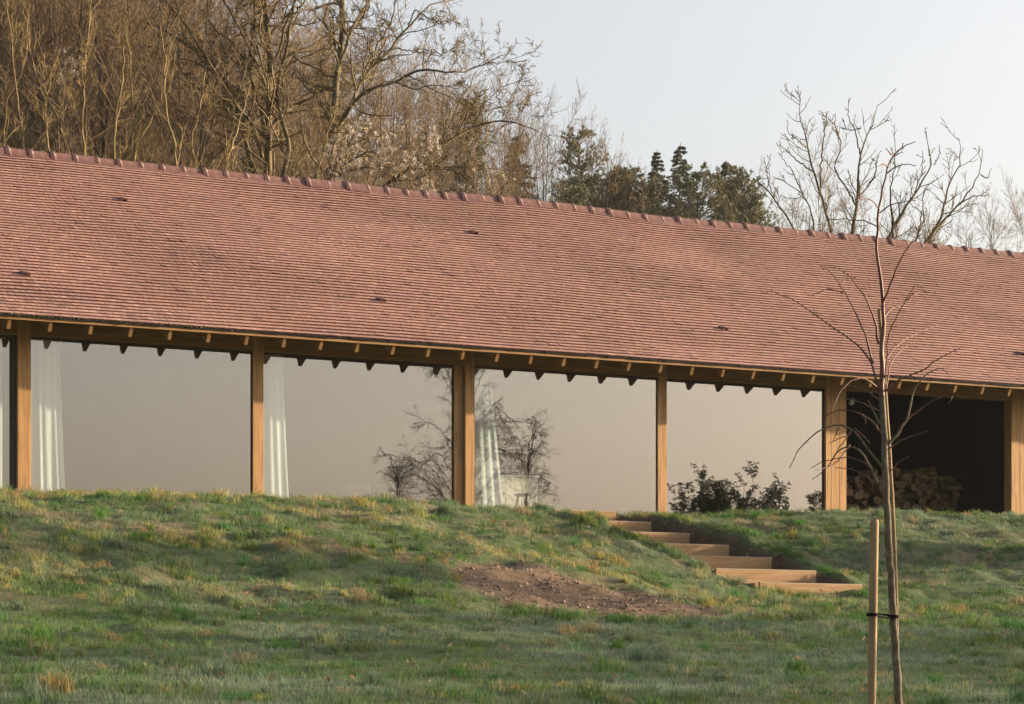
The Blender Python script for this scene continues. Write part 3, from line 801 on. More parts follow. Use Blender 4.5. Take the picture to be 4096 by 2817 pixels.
limb_tree('bare_sapling', 'thin single sapling just showing over the ridge before the dark conifers', None,
          [(trace([(560, 1300), (520, 930), (500, 800), (440, 700), (420, 570)], s3, 2600, 300, 58, .1, rt), .035, .006)], M['sapbark'], M['sapbark'],
          [dict(per=1.6, bylen=True, f=(.4, 1), ang=.7, lr=.16, rr=.6, wig=.12, up=.1, n=5), dict(per=3, f=(.3, 1), ang=.6, lr=.5, rr=.7, wig=.1, up=.1, n=4)], ground_pt(2960, 58), 9, r_min=.006)
# lichen-yellow saplings in front of the wood
Sq = [[(20, 1500), (15, 1000), (40, 660), (120, 540), (180, 330), (190, 100)],
      [(160, 1500), (160, 1020), (110, 600), (80, 300), (40, 0), (30, -150)],
      [(565, 1500), (565, 1060), (540, 800), (560, 450), (590, 150), (600, -60)],
      [(500, 1500), (470, 1040), (430, 930), (340, 680), (220, 480), (190, 250)],
      [(880, 1600), (880, 1090), (885, 800), (870, 600), (860, 350), (840, 180)],
      [(885, 1200), (890, 1000), (1000, 780), (1110, 620), (1150, 450), (1170, 300)],
      [(1180, 1600), (1175, 1130), (1150, 900), (1080, 700), (1100, 450), (1060, 130)],
      [(755, 1500), (755, 1050), (760, 820), (820, 500), (820, 280)],
      [(1330, 1600), (1300, 1150), (1260, 900), (1330, 700), (1360, 480)],
      [(1500, 1600), (1480, 1150), (1560, 900), (1620, 700), (1660, 560)],
      [(2100, 1600), (2080, 1250), (2130, 1050), (2200, 800), (2290, 640)],
      [(330, 1500), (330, 1000), (290, 760), (330, 520), (400, 300)]]
sap_lab = ['thin yellow-barked sapling at the left edge above the ridge', 'tall forked sapling second from the left edge above the ridge', 'slim upright sapling with pale lit stem, third along the ridge', 'sapling leaning left with lichen-yellow stem near the ridge collars',
           'straight yellow sapling standing clear behind the ridge, left of the big tree', 'leaning yellow sapling rising right from a shared foot', 'wavy yellow sapling close to the left side of the big tree', 'thin sapling between the slim upright one and the straight yellow one',
           'small crooked sapling below the big tree limbs', 'small sapling leaning right before the big mossy trunk', 'crooked sapling between the two big bare trees', 'bent sapling behind the second and third saplings']
sapl = [dict(per=2.4, bylen=True, f=(.25, 1), ang=.62, lr=.3, rr=.55, wig=.14, up=.09, n=7, lmax=2.0, rmax=.022, sides=4),
        dict(per=5, f=(.15, 1), ang=.65, lr=.5, rr=.65, wig=.16, up=.06, n=5, lmax=.8),
        dict(per=3, f=(.2, 1), ang=.65, lr=.5, rr=.7, wig=.15, up=.05, n=4, lmax=.35)]
for i, q in enumerate(Sq):
    z = 52 + rt.uniform(-2, 4)
    limb_tree('sapling_tree', sap_lab[i], 'yellow saplings along the edge of the wood', [(trace(q, s1, 0, 0, z, .25, rt), .06, .012)], M['sapbark'], M['sapbark'], sapl, ground_pt(q[0][0] * s1, z), 40 + i, r_min=.005)

# the wood: a handful of trees copied to their places
def wood_proto(seed, H):
    rng = np.random.default_rng(seed)
    P, Rd = shoots(np.zeros((1, 3)), np.array([[0, 0, 1.]]), np.array([H]), np.array([.085]), 14, .035, .02, .15, rng)
    L = np.array([H]); me = []
    v, f = tube_arrays(P, Rd, 6); tr = (v, f)
    sets = []
    # forks
    p, D, Lc, rc, _ = offspring(P, Rd, L, 26, .22, .97, .6, .4, .55, rng); rc = np.minimum(rc, .035)
    P1, R1 = shoots(p, D, Lc, rc, 8, .09, .07, .25, rng)
    v2, f2 = tube_arrays(P1, R1, 4); b0 = len(v)
    tr = (np.concatenate([v, v2]), np.concatenate([f, f2 + b0]))
    p, D, Lc, rc, _ = offspring(P1, R1, Lc, 12, .1, 1, .7, .42, .5, rng); rc = np.clip(rc, .007, .014)
    P2, R2 = shoots(p, D, Lc, rc, 5, .12, .06, .5, rng)
    p, D, Lc, rc, _ = offspring(P2, R2, Lc, 9, .1, 1, .65, .5, .6, rng); rc = np.clip(rc, .005, .008)
    P3, R3 = shoots(p, D, Lc, rc, 3, .12, .05, .6, rng)
    Vs, Fs, b = [], [], 0
    for P_, R_ in ((P2, R2), (P3, R3)):
        v, f = tube_arrays(P_, R_, 3); Vs.append(v); Fs.append(f + b); b += len(v)
    return raw_mesh('trunk', *tr, M['woodbark'], smooth_shade=True), raw_mesh('crown', np.concatenate(Vs), np.concatenate(Fs), M['woodtwig'], smooth_shade=True)
protos = [wood_proto(100 + i, 17.0) for i in range(6)]
def put_tree(k, px, top_y, z, label, group, name='wood_tree', rot=None):
    g0 = ground_pt(px, z); top = ray(px, top_y, z)[2]; s = (top - g0[2]) / 17.0
    r = empty(name, tuple(g0), label, 'tree', group)
    r.rotation_euler = (R.normal(0, .03), R.normal(0, .03), R.uniform(0, 6.28) if rot is None else rot)
    sx = s * R.uniform(.8, 1.1)
    r.scale = (sx, sx, s)
    for nm, me in zip(('trunk', 'crown'), protos[k % 6]):
        c = bpy.data.objects.new(nm, me); link(c, r, True)
skyline = lambda px: np.interp(px, [-400, 500, 650, 1000, 1250, 1500, 1800, 2000, 2150, 2300], [-700, -450, -160, 120, 260, 330, 430, 500, 540, 620])
cnt = 0
for row, (z, n, lo, hi) in enumerate(((64, 19, -350, 1700), (70, 22, -400, 1950), (77, 24, -450, 2100), (85, 25, -500, 2200), (95, 26, -500, 2250), (105, 26, -500, 2260))):
    for i in range(n):
        px = lo + (hi - lo) * (i + R.uniform(.1, .9)) / n
        dens = 1.0 if px < 1500 else .8
        if R.random() > dens: continue
        top = skyline(px) + R.uniform(-60, 150) + (0 if px > 600 else R.uniform(-200, 100))
        put_tree(int(R.integers(0, 6)), px, top, z + R.uniform(-3, 3), 'slender bare tree in the dense brown wood behind the roof', 'bare trees of the wood behind the roof'); cnt += 1
# paler far trees to the right of the conifers
for i, (px, ty, z, lab) in enumerate([(2190, 560, 100, 'pale bare tree on the skyline just left of the dark conifers'), (2270, 640, 96, 'short bare tree against the left side of the tallest pine'),
        (3150, 800, 130, 'far pale tree low behind the left side of the wide bare tree'), (3280, 740, 128, 'far pale round-topped tree behind the wide bare tree'), (3420, 830, 132, 'far pale tree behind the trunk of the wide bare tree'), (3560, 900, 130, 'far low tree behind the right side of the wide bare tree'),
        (3680, 930, 132, 'far low bare tree at the right foot of the wide bare tree'), (3860, 890, 140, 'far hazy bare tree, first of three at the right edge'), (3970, 930, 138, 'far hazy bare tree, second of three at the right edge'), (4070, 905, 140, 'far hazy bare tree, last at the right edge'),
        (3060, 870, 125, 'low bare tree right of the dark conifers'), (3220, 850, 131, 'far pale tree between the two left stems of the wide bare tree'), (3500, 860, 133, 'far pale tree behind the right stems of the wide bare tree'),
        (3770, 950, 138, 'far hazy low tree between the wide bare tree and the right edge group'), (3915, 925, 141, 'far hazy tree between first and second of the right edge group'), (4025, 940, 142, 'far hazy low tree before the last at the right edge'), (4130, 915, 141, 'far hazy tree cut by the right edge'),
        (2050, 520, 98, 'bare tree beside the brownish conifer at the end of the wood'), (2130, 580, 99, 'bare bushy tree between the brownish conifer and the skyline tree'), (2235, 610, 101, 'thin bare tree close left of the low dull pine')]):
    put_tree(i, px, ty, z, lab, 'far bare trees on the skyline', 'far_tree')

# conifers
def needles(P, D, n, ln, wd, spread, rng):
    """n needles fanned about each point P along direction D"""
    m = len(P); p = np.repeat(P, n, 0); d = nrm(np.repeat(D, n, 0) + rng.normal(0, spread, (m * n, 3)))
    L = (rng.uniform(.6, 1.2, m * n) * ln)[:, None]
    side = nrm(np.cross(d, rng.normal(0, 1, (m * n, 3)))) * wd
    V = np.stack([p - side, p + side, p + d * L], 1).reshape(-1, 3)
    return V, np.arange(m * n * 3).reshape(-1, 3)
def conifer(name, label, px, top_y, z, width_px, kind, seed, mat):
    rng = np.random.default_rng(seed)
    g0 = ground_pt(px, z); H = ray(px, top_y, z)[2] - g0[2]; W = width_px / FPX * z * .62
    root = empty(name, tuple(g0), label, 'tree', 'conifers on the skyline')
    P, Rd = shoots(np.zeros((1, 3)), np.array([[0, 0, 1.]]), np.array([H]), np.array([.16]), 16, .015, .03, .06, rng)
    vis = min(H * .75, 4.2)
    hs = np.arange(H - vis, H - .1, .16 if kind == 'spruce' else .2)
    base, D, L = [], [], []
    for h in hs:
        f = (H - h) / (3.6 if kind == 'spruce' else 2.6)
        q = h / H * 15; i = min(int(q), 14); c = P[0, i] + (P[0, i + 1] - P[0, i]) * (q - i)
        nbr = 5 if kind == 'spruce' else 5
        for k in range(nbr):
            a = rng.uniform(0, 6.28)
            ln = W * (min(1, f) ** .95 if kind == 'spruce' else min(1, .25 + .9 * f ** .75)) * (rng.uniform(.75, 1.1) if kind == 'spruce' else rng.uniform(.5, 1.3)) + .06
            base.append(c); D.append((math.cos(a), math.sin(a), -.05 if kind == 'spruce' else .55)); L.append(ln)
    base, D, L = np.array(base), np.array(D), np.array(L)
    B, RB_ = shoots(base, D, L, np.full(len(L), .02), 7, .05 if kind == 'spruce' else .12, -.03 if kind == 'spruce' else .05, .3, rng)
    sets = [(P, Rd, 6), (B, RB_, 3)]
    tubes_to('trunk', sets, M['woodbark'], root)
    p, dd, lc, rc, _ = offspring(B, RB_, L, 8 if kind == 'spruce' else 6, .15, 1, .8, .4, .6, rng, flat=.5 if kind == 'spruce' else 0)
    if kind != 'spruce': dd[:, 2] += .5
    C, RC = shoots(p, dd, np.maximum(lc, .05), np.full(len(lc), .008), 4, .1, -.05 if kind == 'spruce' else .08, .4, rng)
    if kind == 'spruce':
        q = C.reshape(-1, 3); t = np.repeat(nrm(C[:, -1] - C[:, 0]), 4, 0)
        q2 = B[:, 1:].reshape(-1, 3); t2 = np.repeat(nrm(B[:, -1] - B[:, 0]), 6, 0)
        V, F = needles(np.concatenate([q, q2]), np.concatenate([t, t2]), 8, .08, .014, .75, rng)
    else:
        q = C[:, 2:].reshape(-1, 3); t = np.repeat(nrm(C[:, -1] - C[:, 0]), 2, 0)
        q2 = B[:, 4:].reshape(-1, 3); t2 = np.repeat(nrm(B[:, -1] - B[:, -3]), 3, 0)
        V, F = needles(np.concatenate([q, q2]), np.concatenate([t, t2]), 13, .13, .014, .65, rng)
    raw('crown', V, F, mat, root, True)
    return root
conifer('pine_tree', 'tallest dark pine on the skyline, left of the spruces', 2372, 545, 105, 225, 'pine', 301, M['needle'])
conifer('pine_tree', 'rounded dark pine shoulder right of the tallest pine', 2470, 680, 104, 170, 'pine', 302, M['needle'])
conifer('spruce_tree', 'small spruce tip between the pine and the pointed spruce', 2597, 610, 108, 165, 'spruce', 303, M['needle2'])
conifer('spruce_tree', 'pointed dark spruce on the skyline', 2731, 572, 104, 215, 'spruce', 304, M['needle2'])
conifer('pine_tree', 'bushy pine with rounded clumps right of the pointed spruce', 2880, 665, 102, 170, 'pine', 305, M['needle'])
conifer('pine_tree', 'low bushy pine at the right end of the conifers', 3000, 725, 103, 150, 'pine', 306, M['needle'])
conifer('pine_tree', 'low dark pine between the two spruces', 2650, 790, 100, 170, 'pine', 307, M['needle'])
conifer('pine_tree', 'dark pine rising behind the long right limbs of the bare tree', 1850, 410, 84, 160, 'pine', 308, M['needle'])
conifer('pine_tree', 'dark pine top showing behind the second bare trunk', 1380, 250, 80, 170, 'pine', 309, M['needle'])
conifer('larch_tree', 'brownish conifer at the right end of the wood', 2080, 535, 92, 210, 'spruce', 310, M['larch'])
conifer('pine_tree', 'dull low pine filling the gap right of the brownish conifer', 2235, 760, 92, 260, 'pine', 311, M['needle'])

for i, (px, ty_, w_) in enumerate([(2315, 720, 250), (2420, 690, 260), (2530, 710, 260), (2660, 720, 250), (2800, 710, 240), (2940, 720, 240), (3040, 790, 180)]):
    conifer('pine_tree', ['low pine filling in at the left foot of the tallest pine', 'low pine at the right foot of the tallest pine', 'low pine left of the small spruce tip', 'low pine at the left foot of the pointed spruce', 'low pine at the right foot of the pointed spruce', 'low pine below the bushy rounded pine', 'last low pine before the wide bare tree'][i], px, ty_, 97 + i % 3, w_, 'pine', 330 + i, M['needle'])

# traveller's joy with pale seed heads over the bushes
def fluff(name, label, spots, t, seed):
    rng = np.random.default_rng(seed)
    P = []
    for (px, py, rx, ry, n) in spots:
        for i in range(n):
            P.append(ray(px + rng.normal(0, rx), py + rng.normal(0, ry), t + rng.uniform(-1.2, 1.2)))
    P = np.array(P); B = P.mean(0); B = np.array((B[0], B[1], float(ground_z(np.array([B[0]]), np.array([B[1]]))[0])))
    root = empty(name, tuple(B), label, 'climber')
    # stems: thin vines joining the clusters to the ground
    k = rng.integers(0, len(P), 46)
    st = np.stack([np.stack([B[0] + rng.normal(0, 2.6, 46), B[1] + rng.normal(0, 1, 46), np.full(46, B[2])], -1), P[k] * .5 + .5 * np.stack([P[k][:, 0] + rng.normal(0, .8, 46), P[k][:, 1], P[k][:, 2] * 1.02], -1) - np.array([0, 0, 1.2]), P[k]], 1)
    st = np.stack([resample(s, 10, .06, rng)[0] for s in st]) - B
    tubes_to('stem', [(st, np.full(st.shape[:2], .008), 3)], M['woodbark'], root)
    pp, D, Lc, rc, _ = offspring(st, np.full(st.shape[:2], .008), np.full(len(st), 4.0), 22, .35, 1, .9, .22, .7, rng)
    tw, rw = shoots(pp, D, Lc, rc, 6, .3, -.02, .5, rng)
    tubes_to('twig', [(tw, np.maximum(rw, .004), 3)], M['woodtwig'], root)
    m = len(P); n = 26
    d = nrm(rng.normal(0, 1, (m * n, 3))); q = np.repeat(P - B, n, 0) + d * rng.uniform(.0, .045, (m * n, 1))
    s = nrm(np.cross(d, rng.normal(0, 1, (m * n, 3)))) * .006
    V = np.stack([q - s, q + s, q + d * .035], 1).reshape(-1, 3)
    raw('seed_heads', V, np.arange(len(V)).reshape(-1, 3), M['fluff'], root, True)
fluff('clematis_climber', 'climber with pale fluffy seed heads over bushes behind the ridge', [(1380, 600, 55, 50, 70), (1345, 570, 20, 20, 14), (1560, 600, 45, 40, 46), (1735, 570, 16, 30, 40), (1700, 760, 26, 20, 34), (1480, 520, 60, 20, 22), (1450, 650, 60, 30, 22), (1660, 620, 40, 40, 26), (1360, 720, 30, 20, 14), (1590, 700, 60, 30, 16)], 55, 61)
fluff('clematis_climber', 'small pale tuft of seed heads high in the saplings at the left', [(285, 275, 30, 40, 36), (250, 310, 10, 14, 10)], 60, 62)
fluff('clematis_climber', 'few pale seed heads in the bushes left of the far bare skyline tree', [(1960, 690, 40, 30, 14), (1970, 770, 16, 14, 5), (2010, 710, 10, 10, 5)], 56, 63)

# low scrub behind the ridge
for i, (px, t, w, lab) in enumerate([(350, 53, 2.6, 'tangled bare scrub behind the ridge under the left saplings'), (800, 53, 2.6, 'tangled bare scrub behind the ridge under the straight sapling'), (1250, 54, 2.4, 'tangled bare scrub at the foot of the two big bare trees'), (1650, 55, 2.4, 'tangled bare scrub below the pale seed heads'), (2000, 56, 2.2, 'bare scrub at the right end of the wood'), (3330, 58, 2.4, 'bare scrub at the foot of the wide bare tree'), (3000, 57, 1.2, 'thin bare scrub left of the wide bare tree')]):
    rng = np.random.default_rng(500 + i); g0 = ground_pt(px, t); top = ray(px, 700 + .09 * (px) , t)[2]
    n = 26; P0 = np.stack([rng.normal(0, w * .7, n), rng.normal(0, .8, n), np.zeros(n)], -1)
    limbs = []
    for j in range(n):
        h = (top - g0[2]) * rng.uniform(.85, 1.12) + (0 if px < 2500 else .6)
        a = P0[j] + g0; limbs.append(([a, a + [rng.normal(0, .4), rng.normal(0, .3), h * .5], a + [rng.normal(0, .9), rng.normal(0, .5), h]], .03, .006))
    limb_tree('scrub_bush', lab, 'bare scrub along the far side of the house', limbs, M['oaktwig'], M['oaktwig'],
              [dict(per=1.3, bylen=True, f=(.55, 1), ang=.8, lr=.2, rr=.6, wig=.2, up=.04, n=6, lmax=1.3), dict(per=5, f=(.15, 1), ang=.8, lr=.5, rr=.7, wig=.2, up=.03, n=4, lmax=.5)], g0, 600 + i, r_min=.005)

# ------------------------------------------------------------------ young tree with stake in front
TT = 15.6
c6 = lambda q: [(2600 + .6445 * x, 1300 + .6445 * y) for x, y in q]
c3 = lambda q: [(2600 + .6445 * x, 300 + .6445 * y) for x, y in q]
trunk = [(3600, 2960), (3592, 2817), (3582, 2620), (3568, 2400), (3556, 2180), (3545, 1960), (3538, 1800), (3531, 1600), (3528, 1480), (3534, 1299), (3528, 1125), (3509, 1041), (3507, 906), (3522, 783), (3547, 700), (3567, 622), (3605, 583), (3663, 567)]
tr_r = [.0245, .0245, .0235, .023, .022, .021, .020, .018, .015, .012, .010, .009, .008, .0065, .0055, .0045, .0035, .002]
BR = [c6([(1430, 1000), (1390, 930), (1330, 810), (1285, 755), (1220, 740), (1175, 765), (1110, 880), (1005, 960)]), c6([(1450, 895), (1380, 810), (1310, 720), (1270, 640), (1170, 603), (1070, 640), (960, 720), (900, 800), (865, 888)]),
      c6([(1440, 670), (1380, 600), (1320, 555), (1260, 530), (1170, 527), (1090, 550), (1075, 610)]), c6([(1425, 615), (1390, 540), (1350, 465)]), c6([(1420, 400), (1370, 350), (1300, 322), (1215, 365), (1160, 440), (1130, 545)]),
      c6([(1425, 470), (1350, 410), (1270, 383), (1215, 380)]), c6([(1422, 535), (1330, 490), (1250, 460), (1200, 458)]), c6([(1420, 420), (1400, 310), (1375, 220), (1280, 110), (1200, 60), (1110, 0)]) + c3([(1000, 1470), (880, 1390), (750, 1340)]),
      c6([(1430, 1000), (1380, 970), (1290, 910), (1200, 885), (1150, 890)]), c6([(1365, 735), (1310, 670), (1270, 640)]), c6([(1360, 880), (1310, 840), (1230, 820), (1100, 835), (1000, 888)]), c6([(1240, 745), (1160, 850), (1090, 890), (1030, 900)]),
      c6([(1478, 745), (1560, 640), (1605, 580), (1620, 515), (1615, 470), (1640, 380), (1700, 310), (1780, 265), (1835, 260), (1845, 300)]), c6([(1605, 585), (1680, 520), (1740, 480), (1890, 420), (1850, 490)]), c6([(1478, 775), (1550, 720), (1620, 690), (1720, 660)]),
      c6([(1470, 935), (1530, 860), (1615, 812)]), c6([(1465, 410), (1510, 360), (1580, 330), (1700, 280), (1800, 200), (1925, 145)]), c6([(1450, 230), (1540, 120), (1650, 50), (1800, 0)]), c6([(1465, 400), (1490, 230), (1560, 150), (1660, 90)]),
      c3([(1445, 1415), (1500, 1280), (1550, 1140), (1620, 1040), (1690, 985)]), c3([(1450, 1505), (1500, 1440), (1570, 1425), (1610, 1370), (1680, 1340), (1770, 1350)]), c6([(1420, 120), (1400, 60)]) + c3([(1410, 1545), (1350, 1420), (1300, 1320), (1230, 1240), (1140, 1185)]),
      c6([(1385, 240), (1340, 60)]) + c3([(1310, 1550), (1240, 1400), (1180, 1300), (1130, 1230), (1080, 1185)]), c3([(1180, 1300), (1210, 1270), (1280, 1255)]), c3([(1200, 1350), (1100, 1330), (1020, 1360)]),
      c3([(1412, 945), (1340, 905), (1250, 895), (1120, 900)]), c3([(1425, 835), (1380, 780), (1330, 763), (1270, 780)]), c3([(1426, 855), (1500, 800), (1580, 785), (1650, 780)]), c3([(1475, 610), (1530, 565), (1590, 553), (1650, 560)]),
      c3([(1482, 575), (1450, 550), (1420, 565)]), c3([(1500, 495), (1465, 458)]), c6([(1460, 330), (1480, 60)]) + c3([(1505, 1550), (1560, 1440), (1640, 1310)]), c6([(1320, 555), (1335, 580), (1340, 620)]), c6([(1240, 660), (1220, 700), (1150, 800), (1115, 860)]), c6([(1170, 640), (1155, 680), (1140, 720)]),
      c3([(1640, 1350), (1560, 1440)]), c3([(1080, 1200), (1060, 1180)]), c6([(1225, 690), (1180, 700), (1110, 735)])]
rng = np.random.default_rng(77)
tp = np.array([ray(x, y, TT) for x, y in trunk])
base = tp[0].copy()
ty = empty('young_tree', tuple(base), 'slender young tree with arching red twigs tied to a stake in front', 'tree')
tb = MB(); N = 60
d = np.concatenate([[0], np.cumsum(np.linalg.norm(np.diff(tp, axis=0), axis=1))]); s = np.linspace(0, d[-1], N)
tpp = np.stack([np.interp(s, d, tp[:, k]) for k in range(3)], -1); tpp[1:-1] = .25 * tpp[:-2] + .5 * tpp[1:-1] + .25 * tpp[2:]
tr = np.interp(s, d, tr_r) * (1 + .05 * np.sin(s * 23) * (R.random(N)))
tpp[2:-2] += R.normal(0, .003, (N - 4, 3))
cut = 34
raw('trunk', *tube_arrays((tpp[:cut] - base)[None], tr[:cut][None], 12), M['bark'], ty, True, smooth_shade=True)
raw('leader', *tube_arrays((tpp[cut - 1:] - base)[None], tr[cut - 1:][None], 8), M['redtwig'], ty, True, smooth_shade=True)
for i, q in enumerate(BR):
    n = len(q); drift = rng.normal(0, .35)
    # start on the trunk, drift nearer or farther along the branch
    lead = i in (9, 11, 13, 23, 24, 32, 33, 34, 35, 36, 37)
    pts = [ray(x, y, TT + drift * (j / max(1, n - 1)) ** 1.0 * (.3 if lead else 1)) for j, (x, y) in enumerate(q)]
    p, L = resample(pts, 16, .0025, rng)
    r0 = .0095 if i in (0, 1, 12, 3) else (.007 if i in (2, 4, 7, 16, 21, 22, 19, 20) else .0045)
    raw('branch', *tube_arrays((p - base)[None], np.linspace(r0, .0022, 16)[None], 6), M['bark'] if i in (0, 1, 3, 12) else M['redtwig'], ty, True, smooth_shade=True)
    # buds
    k = rng.integers(3, 16, 5); bv = (p[k] - base)[:, None] + octa[None] * .0042
    raw('bud', bv.reshape(-1, 3), (of[None] + (np.arange(5) * 6)[:, None, None]).reshape(-1, 3), M['redtwig'], ty, True)
# stake
sp0, sp1 = ray(3498, 2078, TT - .12), ray(3484, 2960, TT - .12)
st = empty('wooden_stake', tuple(sp1), 'round pale timber stake beside the young tree', 'stake')
h = sp0 - sp1; hl = np.linalg.norm(h); b = MB()
prof = np.array([[0, 0, 0], *[h * f for f in np.linspace(.05, .985, 12)], h * .997, h])
rr = [.0265] * 13 + [.025, .018]
b.tube(prof + 0.0, rr, 16); b.build('post_shaft', M['stake'], st, True, smooth_shade=True)
# cane behind the trunk
cp = [ray(x, y, TT + .055) for x, y in [(3594, 2960), (3586, 2700), (3588, 2480), (3580, 2200), (3567, 1960), (3556, 1760), (3544, 1600), (3533, 1450), (3524, 1330), (3516, 1235)]]
cb = empty('bamboo_cane', tuple(cp[0]), 'thin cane tied upright behind the young tree trunk', 'cane')
p, L = resample(cp, 24, .001); raw('cane_shaft', *tube_arrays((p - cp[0])[None], np.linspace(.0125, .0105, 24)[None], 10), M['stake'], cb, True, smooth_shade=True)
for i in (5, 10, 15, 20): MB().lathe([(.0126, -.004), (.0138, 0), (.0126, .004)], 10, tuple(p[i] - cp[0])).build('cane_joint', M['bark'], cb, True)
# rubber tie round the stake and the trunk
yy = 2458
c0 = ray(3490, yy, TT - .12); c1 = ray(3574, yy + 6, TT)
tie = empty('rubber_tree_tie', tuple(c0), 'black rubber tie joining the stake and the young tree', 'tree tie')
b = MB()
def loop(c, r, z0, hh):
    pts = []; fs = []; n = 18
    for k in range(n):
        a = 2 * math.pi * k / n
        for (q, z) in ((r, z0), (r + .004, z0), (r + .004, z0 + hh), (r, z0 + hh)): pts.append((c[0] + q * math.cos(a), c[1] + q * math.sin(a), c[2] + z))
    for k in range(n):
        m = (k + 1) % n
        for j in range(4): fs.append((k * 4 + j, m * 4 + j, m * 4 + (j + 1) % 4, k * 4 + (j + 1) % 4))
    return pts, fs
b.poly(*loop((0, 0, 0), .0325, -.012, .02)); b.poly(*loop(tuple(c1 - c0), .029, -.014, .02))
dv = nrm((c1 - c0)[None])[0]; sd_ = np.array((-dv[1], dv[0], 0))
for sgn, dz in ((1, 0.0), (-1, -.02)):
    a0 = dv * .03 + sd_ * sgn * .016 + np.array((0, 0, dz)); a1 = (c1 - c0) - dv * .024 + sd_ * sgn * .012 + np.array((0, 0, dz - .004))
    b.poly([a0 + sd_ * .002, a0 - sd_ * .002, a1 - sd_ * .002, a1 + sd_ * .002, a0 + sd_ * .002 + [0, 0, .014], a0 - sd_ * .002 + [0, 0, .014], a1 - sd_ * .002 + [0, 0, .014], a1 + sd_ * .002 + [0, 0, .014]],
           [(0, 3, 2, 1), (4, 5, 6, 7), (0, 1, 5, 4), (1, 2, 6, 5), (2, 3, 7, 6), (3, 0, 4, 7)])
b.build('strap', M['rubber'], tie, True)

# ------------------------------------------------------------------ inside: curtains, cabinet, stools, chair
def curtain(label, x0, x1t, x1b, y, seed):
    rng = np.random.default_rng(seed); nx_, nz_ = 70, 16; z1 = BEAMZ - .02; z0 = FZ + .03
    f = np.linspace(0, 1, nx_); folds = rng.uniform(.7, 1.3, 12); ph = np.cumsum(np.interp(f * 11, np.arange(12), folds)); ph = ph / ph[-1] * 2 * math.pi * max(3, (x1t - x0) / .11)
    V = []
    for j in range(nz_):
        g_ = j / (nz_ - 1); x1 = x1t + (x1b - x1t) * g_ ** 1.1
        amp = (.006 + .005 * g_) * (.4 + 1.2 * np.interp(f * 11, np.arange(12), folds - .5))
        V.append(np.stack([x0 + (x1 - x0) * f, y + amp * np.sin(ph + .5 * math.sin(3 * g_)) + .014 * np.sin(ph * .31 + g_ * 1.4) + .006 * np.sin(ph * .17 + 2), np.full(nx_, z1 + (z0 - z1) * g_)], -1))
    V = np.concatenate(V); i = np.arange(nx_ * nz_).reshape(nz_, nx_)
    q = np.stack([i[:-1, :-1], i[:-1, 1:], i[1:, 1:], i[1:, :-1]], -1).reshape(-1, 4)
    B = np.array((x0, y, z0)); r = empty('curtain', tuple(B), label, 'curtain', 'white sheer curtains behind the glass')
    raw('cloth', V - B, q, M['curtain'], r, True, smooth_shade=True)
    MB().box(-.02, x1t - x0 + .03, -.012, .012, z1 - z0 + .0, z1 - z0 + .012).build('curtain_track', M['white'], r, True)
YC = 35.93
curtain('white sheer curtain in the cut off bay at the left edge', 8.2, pA[0] - .13, pA[0] - .13, YC, 1)
curtain('white sheer curtain drawn beside the leftmost full post', pA[1] + .02, wall_x(238, YC), wall_x(262, YC), YC, 2)
curtain('white sheer curtain beside the second post from the left', pB[1] + .02, wall_x(1132, YC), wall_x(1158, YC), YC, 3)
curtain('white sheer curtain beside the double post, before the cabinet', pC[1] + .02, wall_x(1965, YC), wall_x(2022, YC), YC, 4)
# cabinet / counter
CY = 36.75; cx0, cx1 = wall_x(1955, CY), wall_x(2152, CY); ctop = FZ + .80
cab = empty('cabinet', ((cx0 + cx1) / 2, CY + .3, FZ), 'pale white kitchen counter seen through the glass behind the stools', 'cabinet')
MB().box(cx0, cx1, CY + .02, CY + .6, FZ, ctop - .03).build('carcass', M['white'], cab)
MB().box(cx0 - .02, cx1 + .02, CY - .01, CY + .62, ctop - .03, ctop).build('worktop', M['white'], cab)
nd = 3
for i in range(nd):
    a = cx0 + (cx1 - cx0) * i / nd; c = cx0 + (cx1 - cx0) * (i + 1) / nd
    MB().box(a + .004, c - .004, CY, CY + .018, FZ + .1, ctop - .04).build('door', M['white'], cab)
for px, lab in ((1985, 'wooden stool behind the curtain, before the white counter'), (2092, 'three legged wooden stool before the right end of the white counter')):
    sx = wall_x(px, CY - .42); s_ = empty('stool', (sx, CY - .42, FZ), lab, 'stool', 'stools at the counter')
    MB().lathe([(.135, .425), (.142, .435), (.142, .458), (.13, .465)], 20).build('seat', M['stool'], s_, True)
    for k in range(3):
        a = 2.1 * k + .6; MB().tube([(.08 * math.cos(a), .08 * math.sin(a), .425), (.15 * math.cos(a), .15 * math.sin(a), 0)], [.022, .017], 8).build('leg', M['stool'], s_, True)
chx = wall_x(1455, 41.0); ch = empty('chair', (chx, 41.0, FZ), 'faint white slatted chair seen through the second full window', 'chair')
for dx in (-.2, .2):
    for dy, hh in ((-.2, .45), (.2, .92)): MB().box(dx - .018, dx + .018, dy - .018, dy + .018, 0, hh).build('leg', M['white'], ch, True)
MB().box(-.22, .22, -.22, .181, .452, .48).build('seat', M['white'], ch, True)
for z in (.58, .7, .82): MB().box(-.181, .181, .19, .21, z, z + .07).build('back_slat', M['white'], ch, True)

